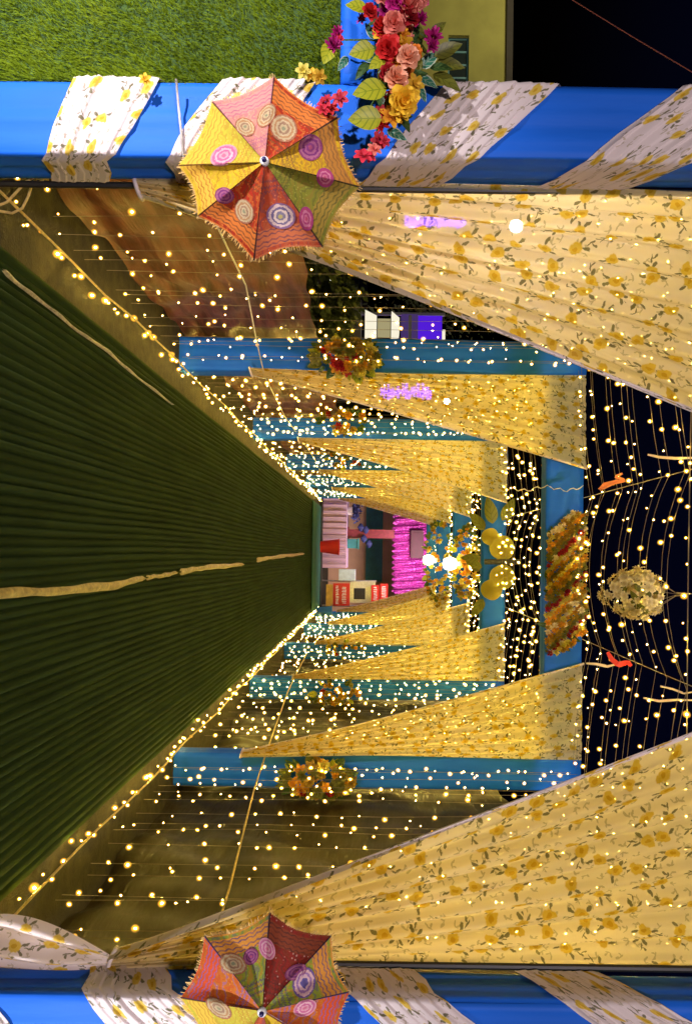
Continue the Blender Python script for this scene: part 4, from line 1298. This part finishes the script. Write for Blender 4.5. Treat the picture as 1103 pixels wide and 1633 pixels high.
def tree(loc, h, rad, nleaf, seed, label, cat="tree"):
    r = random.Random(seed)
    e = empty("garden_tree" if cat == "tree" else "garden_bush", loc, label, cat)
    m = MB(); m.tube([(0, 0, 0), (.04, .02, h * .3), (.0, .05, h * .55)], [h * .03, h * .022, h * .012], 7)
    ends = []
    for k in range(7):
        a = r.uniform(0, 6.28); q = Vector((math.cos(a) * rad * .6, math.sin(a) * rad * .6, h * r.uniform(.5, .85)))
        m.tube([(0.02, .03, h * r.uniform(.25, .5)), q * .6 + Vector((0, 0, h * .15)), q], [h * .014, h * .009, h * .004], 5); ends.append(q)
    m.build("trunk", M['bark'], e)
    l = MB()
    cl = [q + Vector((r.gauss(0, rad * .2), r.gauss(0, rad * .2), r.gauss(0, rad * .25))) for q in ends for _ in range(3)] + [Vector((0, 0, h * .85))]
    for k in range(nleaf):
        c = r.choice(cl); p = c + Vector((r.gauss(0, rad * .18), r.gauss(0, rad * .18), r.gauss(0, rad * .2)))
        s = r.uniform(.03, .07)
        n1 = Vector((r.gauss(0, 1), r.gauss(0, 1), r.gauss(0, 1))).normalized(); a = n1.orthogonal().normalized() * s; b_ = n1.cross(a) * .5
        l.add([p - a, p + b_, p + a, p - b_], [(0, 1, 2, 3)])
    l.build("crown", M['foliage'], e, kind="stuff")
    return e


tree((-2.95, 8.6, 0), 1.35, .55, 5000, 1, "dark leafy bush beyond the brown drape, below the lit kiosk", "bush")
tree((-7.2, 17.5, 0), 3.6, 1.6, 5000, 2, "dark leafy tree farther back left of the lit kiosk")
tree((3.1, 6.6, 0), 1.9, .8, 4500, 3, "dark bush behind the right light strings", "bush")
tree((4.2, 9.6, 0), 2.6, 1.1, 4500, 4, "dark tree farther back on the right side")

M['sign_white'] = emit('lit_sign_white', (1.0, .93, .72), .48)
M['sign_cream'] = emit('lit_sign_cream', (.85, .74, .38), .22)
M['violet'] = emit('violet_led', (.10, .015, .8), .42)
M['violet_hot'] = emit('violet_led_tube', (.16, .02, 1.0), 13.0)
M['lamp_white'] = emit('flood_lamp_face', (1.0, .96, .92), 150.0)
M['maroon'] = principled('maroon_wood', (.16, .015, .03), .5, 12, .3)
M['grey_metal'] = principled('grey_metal', (.18, .18, .19), .5, metal=.6, var=.1)
kd_ = 15.5
ki = empty("lit_kiosk", (P(520, 600, kd_).x, kd_ + .6, 0), "white lit kiosk with violet back panel beyond the left drape", "kiosk")
k0 = ki.location.copy()
def K(U, V): return P(U, V, kd_) - k0
m = MB(); a, b = K(478, 560), K(556, 575); m.box(a.x, b.x, a.y, a.y + .5, -k0.z, b.z); m.build("counter", M['grey_metal'], ki)
a, b = K(495, 582), K(543, 600); m = MB(); taper(m, a.x, b.x, a.y - .05, a.y + .25, a.z, b.z, .12)
m.build("lower_sign", M['sign_white'], ki)
a, b = K(508, 602), K(534, 622); m = MB(); m.box(a.x, b.x, a.y, a.y + .2, a.z, b.z); m.build("lit_shelf", M['sign_cream'], ki)
a, b = K(503, 624), K(541, 636); m = MB(); taper(m, a.x - .06, b.x + .04, a.y - .1, a.y + .25, a.z, b.z, .14); m.build("canopy_sign", M['sign_white'], ki)
a, b = K(496, 668), K(545, 706); m = MB(); m.box(a.x, b.x, a.y + .3, a.y + .36, a.z, b.z); m.build("violet_panel", M['violet'], ki)
a, b = K(494, 640), K(545, 667); m = MB(); m.box(a.x, b.x, a.y + .27, a.y + .36, a.z, b.z); m.build("dim_panel", emit('dim_violet_panel', (.22, .12, .5), .13), ki)
a, b = K(500, 652), K(542, 656); m = MB(); m.box(a.x, b.x, a.y + .1, a.y + .26, a.z, b.z); m.build("shelf", M['grey_metal'], ki)
a, b = K(520, 707), K(546, 711); m = MB(); m.box(a.x, b.x, a.y + .25, a.y + .37, a.z, b.z); m.build("edge_tube", M['sign_white'], ki)
m = MB()
for U in (490, 548): 
    q = K(U, 560); m.box(q.x - .03, q.x + .03, q.y + .37, q.y + .43, -k0.z, K(U, 712).z)
m.build("frame", M['grey_metal'], ki)


def led_bar(U, V0, V1, d, w, label):
    p0, p1 = P(U, V0, d), P(U, V1, d)
    e = empty("violet_light_bar", (p0.x, d, 0), label, "light bar")
    m = MB(); h = p1.z - p0.z; q = random.Random(int(U)); z = p0.z
    while z < p1.z - h * .05:                      # column of glowing strokes
        k = h * q.uniform(.05, .11)
        x0_ = -w * q.uniform(.25, .6); x1_ = w * q.uniform(.25, .6)
        m.box(x0_, x1_, -.03, .0, z, z + k * .55)
        m.box(q.uniform(x0_, 0), q.uniform(0.01, x1_), -.028, -.001, z + k * .56, z + k)
        z += k
    m.build("tube", M['violet_hot'], e)
    m = MB(); m.box(-.012, .012, .003, .03, p0.z if d < 5 else 0, 3.25 if d < 5 else p1.z + .05); m.build("stand", M['grey_metal'], e)


led_bar(355, 645, 742, 3.75, .05, "violet light bar glowing through the left front curtain")
led_bar(624, 606, 690, 17.0, .34, "violet light bar glowing through the second portal's left curtain")


def flood_pole(U, V, d, rad, label):
    p = P(U, V, d)
    e = empty("flood_lamp", (p.x, d, 0), label, "lamp")
    m = MB(); m.tube([(0, .085, p.z if d < 5 else 0), (0, .085, 3.25 if d < 5 else p.z + .05)], .012, 8); m.build("pole", M['grey_metal'], e)
    m = MB(); b = MB(); b.lathe([(rad, 0), (rad, .02), (rad * .6, .07)], 14); m.join(b, TRS((0, 0, p.z), (R(-90), 0, 0))); m.build("housing", M['grey_metal'], e)
    m = MB(); b = MB(); b.lathe([(rad * .2, -.012), (rad * .92, -.004)], 14); m.join(b, TRS((0, 0, p.z), (R(-90), 0, 0))); m.build("lamp_face", M['lamp_white'], e)


flood_pole(361, 822, 3.62, .034, "white flood lamp shining through the left front curtain")
flood_pole(640, 712, 17.4, .08, "white flood lamp shining through the second portal's left curtain")
flood_pole(464, 520, 9.0, .06, "small white lamp low beside the left front curtain's edge")

# ------------------------------------------------------------------ lobby at the far end
M['peach'] = principled('peach_wall', (.62, .36, .22), .8, 2, .1)
M['teal'] = principled('teal_board', (.03, .20, .22), .6, 6, .2)
M['lav'] = fabric('lavender_drape', (.62, .42, .62), transl=.1, wrinkle=.6, wscale=(30, 30, 2), var=.25)
M['redp'] = principled('red_plastic', (.60, .02, .02), .4, 5, .12)
M['maroon'] = principled('maroon_wood', (.16, .015, .03), .5, 12, .3)
M['bluep'] = principled('blue_plastic', (.02, .12, .60), .4, 5, .15)
M['silver'] = principled('brushed_steel', (.60, .60, .64), .3, 30, .15, metal=.8)
M['pale_blue'] = principled('pale_blue_metal', (.50, .62, .74), .35, 10, .15)
M['navyc'] = principled('navy_cloth', (.015, .02, .12), .7, 14, .4)
n = N('magenta_tinsel')
tc = n.n("ShaderNodeTexCoord").outputs["Object"]
f = n.noise(30, 3, n.vm('MULTIPLY', tc, (1.3, 1, .7)).outputs[0])
cc = n.ramp(f, [(.38, (.10, .0, .07)), (.52, (.42, .01, .30)), (.68, (.75, .22, .62))])
p = n.n("ShaderNodeBsdfPrincipled", {"Base Color": cc, "Roughness": .28, "Metallic": .45, "Normal": n.bump(f, .9, .03)})
M['tinsel'] = n.surf(p.outputs[0])
D = 23.6
def E(U, V, d=D): return P(U, V, d)


m = MB(); a, b = E(700, 470, 25), E(1060, 760, 25)
m.box(-4.5, 4.5, 0, .2, 0, 3.9)
m.build("end_wall", M['peach'], loc=(0, 25, 0), label="peach wall closing the far end of the tunnel", cat="wall", kind="structure")
m = MB(); a, b = E(806, 584, 24.8), E(928, 609, 24.8); m.box(a.x, b.x, -.06, 0, a.z, b.z)
for k in range(5): 
    x = a.x + (b.x - a.x) * (k + .5) / 5; m.box(x - .02, x + .02, -.075, -.061, a.z + .02, b.z - .02)
m.build("teal_board", M['teal'], loc=(0, 24.97, 0), label="long teal board across the peach wall", cat="board")
# lavender draped platform
m = MB(); a, b = E(770, 517, 21.4), E(906, 551, 21.4)
def pl(aa, bb):
    x = a.x + (b.x - a.x) * aa
    return (x - a.x, .03 * math.sin(x * 34) + .015 * math.sin(x * 71), .02 + (b.z - .02) * bb)
m.grid(pl, 150, 4)
m.box(0, b.x - a.x, .05, 1.6, b.z - .03, b.z + .01)
m.build("draped_platform", M['lav'], loc=(a.x, 21.4, 0), smooth=False, label="low platform with a lavender pleated front at the tunnel's end", cat="platform")
m = MB(); q0, q1 = E(775, 517, 21.0), E(990, 517, 21.0); m.tube([(q0.x, 0, .05), (q1.x, 0, .05)], .045, 8)
m.build("floor_pipe", M['black'], loc=(0, 21.0, 0), label="black pipe lying across the end of the carpet", cat="pipe")
m = MB(); mw = 2.74
m.grid(lambda a_, b_: (mw * a_, 2.6 * b_, .004 * math.sin(9 * a_ + 3 * b_) + .003 * math.sin(31 * b_)), 24, 16)
m.box(0, mw, 0, 2.6, -.012, -.006)
m.build("teal_mat", principled('teal_mat', (.010, .10, .085), .85, 9, .25, .3), loc=(-1.24, 18.1, .058), smooth=True, label="teal mat laid over the far end of the green carpet", cat="mat")
# red bucket
a = E(872, 517, 20.7)
m = MB(); m.lathe([(.15, 0), (.22, .52), (.235, .53), (.235, .56), (.205, .56), (.19, .40)], 20)
e = m.build("red_bucket", M['redp'], loc=(a.x, 20.7, .02), smooth=False, label="red tapered bucket before the lavender platform", cat="bucket")
# maroon post with navy bow, standing on the platform; teal box
a, b = E(851, 553, 22.2), E(851, 628, 22.2)
e = empty("maroon_post", (a.x, 22.2, a.z), "maroon post with navy bows behind the platform", "post")
m = MB(); m.box(-.13, .13, -.08, .08, 0, b.z - a.z); m.box(-.2, .2, -.12, .12, 0, .06); m.build("shaft", M['maroon'], e)
for (du, dv) in ((-10, 575), (-6, 583), (8, 580), (16, 588)):
    q = E(851 + du, dv, 22.05) - e.location
    m = MB(); m.grid(lambda aa, bb: (q.x + .13 * math.sin(aa * 3.14) * math.cos(bb * 6.28), q.y - .06 * math.sin(bb * 6.28), q.z + (aa - .5) * .2), 8, 10); m.build("bow_loop", M['navyc'], e, smooth=True)
a = E(867, 554, 21.9); m = MB(); m.box(-.14, .14, -.1, .1, 0, .30); m.box(-.16, .16, -.12, .12, .302, .34); m.build("teal_box", M['teal'], loc=(a.x, 21.9, a.z), label="small teal lidded box on the platform", cat="box")
# navy potted plant
a = E(815, 553, 22.0); e = empty("navy_plant", (a.x, 22.0, a.z), "dark navy leafy plant on the platform's left", "plant")
m = MB(); m.lathe([(.10, 0), (.13, .16), (.11, .16)], 12); m.build("pot", M['white_plastic'], e)
m = MB(); rr_ = random.Random(3)
for k in range(120):
    v = Vector((rr_.gauss(0, .16), rr_.gauss(0, .1), .2 + abs(rr_.gauss(0, .09))))
    m.join(LEAFN, aim(v, (rr_.gauss(0, 1), -1, rr_.gauss(0, 1)), rr_.uniform(0, 6), .12))
m.build("foliage", M['navyc'], e, kind="stuff")
# magenta tinsel valance
a, b = E(818, 628, 22.6), E(948, 684, 22.6)
m = MB(); rr_ = random.Random(8)
m.grid(lambda aa, bb: ((b.x - a.x) * aa, .06 * math.sin(aa * 60) + .03 * math.sin(aa * 133 + bb * 5) + .05 * bb, (b.z - a.z) * bb + (.05 * math.sin(aa * 90) * (1 - bb))), 160, 14)
m.build("tinsel_valance", M['tinsel'], loc=a, smooth=False, label="shimmering magenta tinsel valance across the far end", cat="valance")
q = E(868, 655, 22.4); m = MB(); m.box(-.42, .42, 0, .08, 0, .38); m.box(-.36, .36, -.02, -.002, .05, .33)
m.build("maroon_signboard", principled('dark_maroon_board', (.045, .003, .014), .7), loc=q, label="dark maroon signboard hanging before the magenta tinsel", cat="sign")
# snack stall
sx0 = E(925, 517, 21.2).x
e = empty("snack_stall", (E(940, 517, 21.2).x, 21.4, 0), "red and steel snack stall at the tunnel's far right", "stall")
s0 = e.location.copy()
def S(U, V, d=21.2): return P(U, V, d) - s0
def sbox(nm, U0, U1, V0, V1, y0_, y1_, mat):
    p0, p1 = S(U0, V0), S(U1, V1); m_ = MB(); m_.box(p0.x, p1.x, y0_ - .2, y1_ - .2, p0.z, p1.z); return m_.build(nm, mat, e)
sbox("front_board", 930, 966, 531, 557, 0, .04, M['redp'])
sbox("yellow_board", 932, 968, 520, 530, 0, .04, principled('yellow_board', (.55, .33, .05), .6))
st_ = sbox("steel_body", 927, 962, 558, 598, .05, .6, M['silver'])
sbox("display_screen", 938, 956, 564, 582, .02, .046, M['black'])
sbox("side_board", 933, 960, 592, 604, -.02, .02, M['redp'])
sbox("top_board", 931, 956, 606, 618, -.02, .02, M['redp'])
sbox("machine", 908, 926, 540, 566, .05, .5, M['pale_blue'])
for U in (926, 966):
    p0 = S(U, 517); p1 = S(U, 600); m = MB(); m.tube([(p0.x, -.1, -s0.z + 0.0), (p0.x, -.1, p1.z)], .025, 6); m.build("post", M['silver'], e)
# white scrawled lettering on the red boards: plain light strokes, unreadable in the photograph
M['letter'] = principled('white_lettering', (.75, .72, .70), .6, var=.08)
rr_ = random.Random(12)
for (U0, U1, V0, V1) in ((934, 963, 535, 540), (936, 962, 545, 552), (936, 957, 595, 601), (935, 952, 608, 615)):
    m = MB(); U = U0
    while U < U1 - 1:
        w = rr_.uniform(1.2, 2.6); p0, p1 = S(U, V0 + rr_.uniform(0, 1)), S(U + w, V1 - rr_.uniform(0, 1))
        m.box(p0.x, p0.x + .012 + .25 * (p1.x - p0.x), -.226, -.2215, p0.z, p1.z)
        m.box(p0.x, p1.x, -.2265, -.222, p1.z - .02, p1.z) if rr_.random() < .6 else m.box(p0.x, p1.x, -.2265, -.222, p0.z, p0.z + .02)
        U += w + rr_.uniform(.5, 1)
    m.build("lettering", M['letter'], e)
# blue tray on the floor
a, b = E(967, 497, 19.2), E(986, 497, 19.2)
m = MB(); w2 = (b.x - a.x) / 2
m.lathe([(w2 * .72, 0), (w2, .42), (w2 * 1.06, .44), (w2 * 1.06, .46), (w2 * .96, .45), (w2 * .7, .05)], 4)
m.build("blue_crate", M['bluep'], loc=((a.x + b.x) / 2, 19.4, .02), label="blue plastic tub on the carpet's end by the right curtains", cat="tub")
# two bright lamps hanging under the far beams
for (U, V, d, lab) in ((893, 683, 16.3, "lower glaring white lamp hanging near the tinsel valance"), (899, 717, 12.8, "upper glaring white lamp hanging under the fourth bay's strings")):
    p = P(U, V, d); e = empty("hanging_lamp", p, lab, "lamp")
    m = MB(); m.lathe([(.02, .12), (.08, .10), (.12, 0.0), (.08, -.10), (.02, -.12)], 14); m.build("globe", emit('lamp_globe', (1.0, .80, .45), 14.0), e, smooth=True)
    m = MB(); m.tube([(0, 0, .12), (0, 0, 3.30 - p.z)], .008, 5); m.build("cord", M['black'], e)
    m = MB(); m.lathe([(.03, .12), (.045, .18), (.02, .2)], 10); m.build("socket", M['white_plastic'], e)
# added area fill that brightens the far end, with no fitting of its own
ld = bpy.data.lights.new("lobby_fill", 'AREA'); ld.energy = 85; ld.size = .5; ld.color = (1.0, .82, .80)
lo = bpy.data.objects.new("lobby_fill", ld); lo.location = (0.2, 20.6, 3.12); lo.rotation_euler = (R(62), 0, 0); col.objects.link(lo)
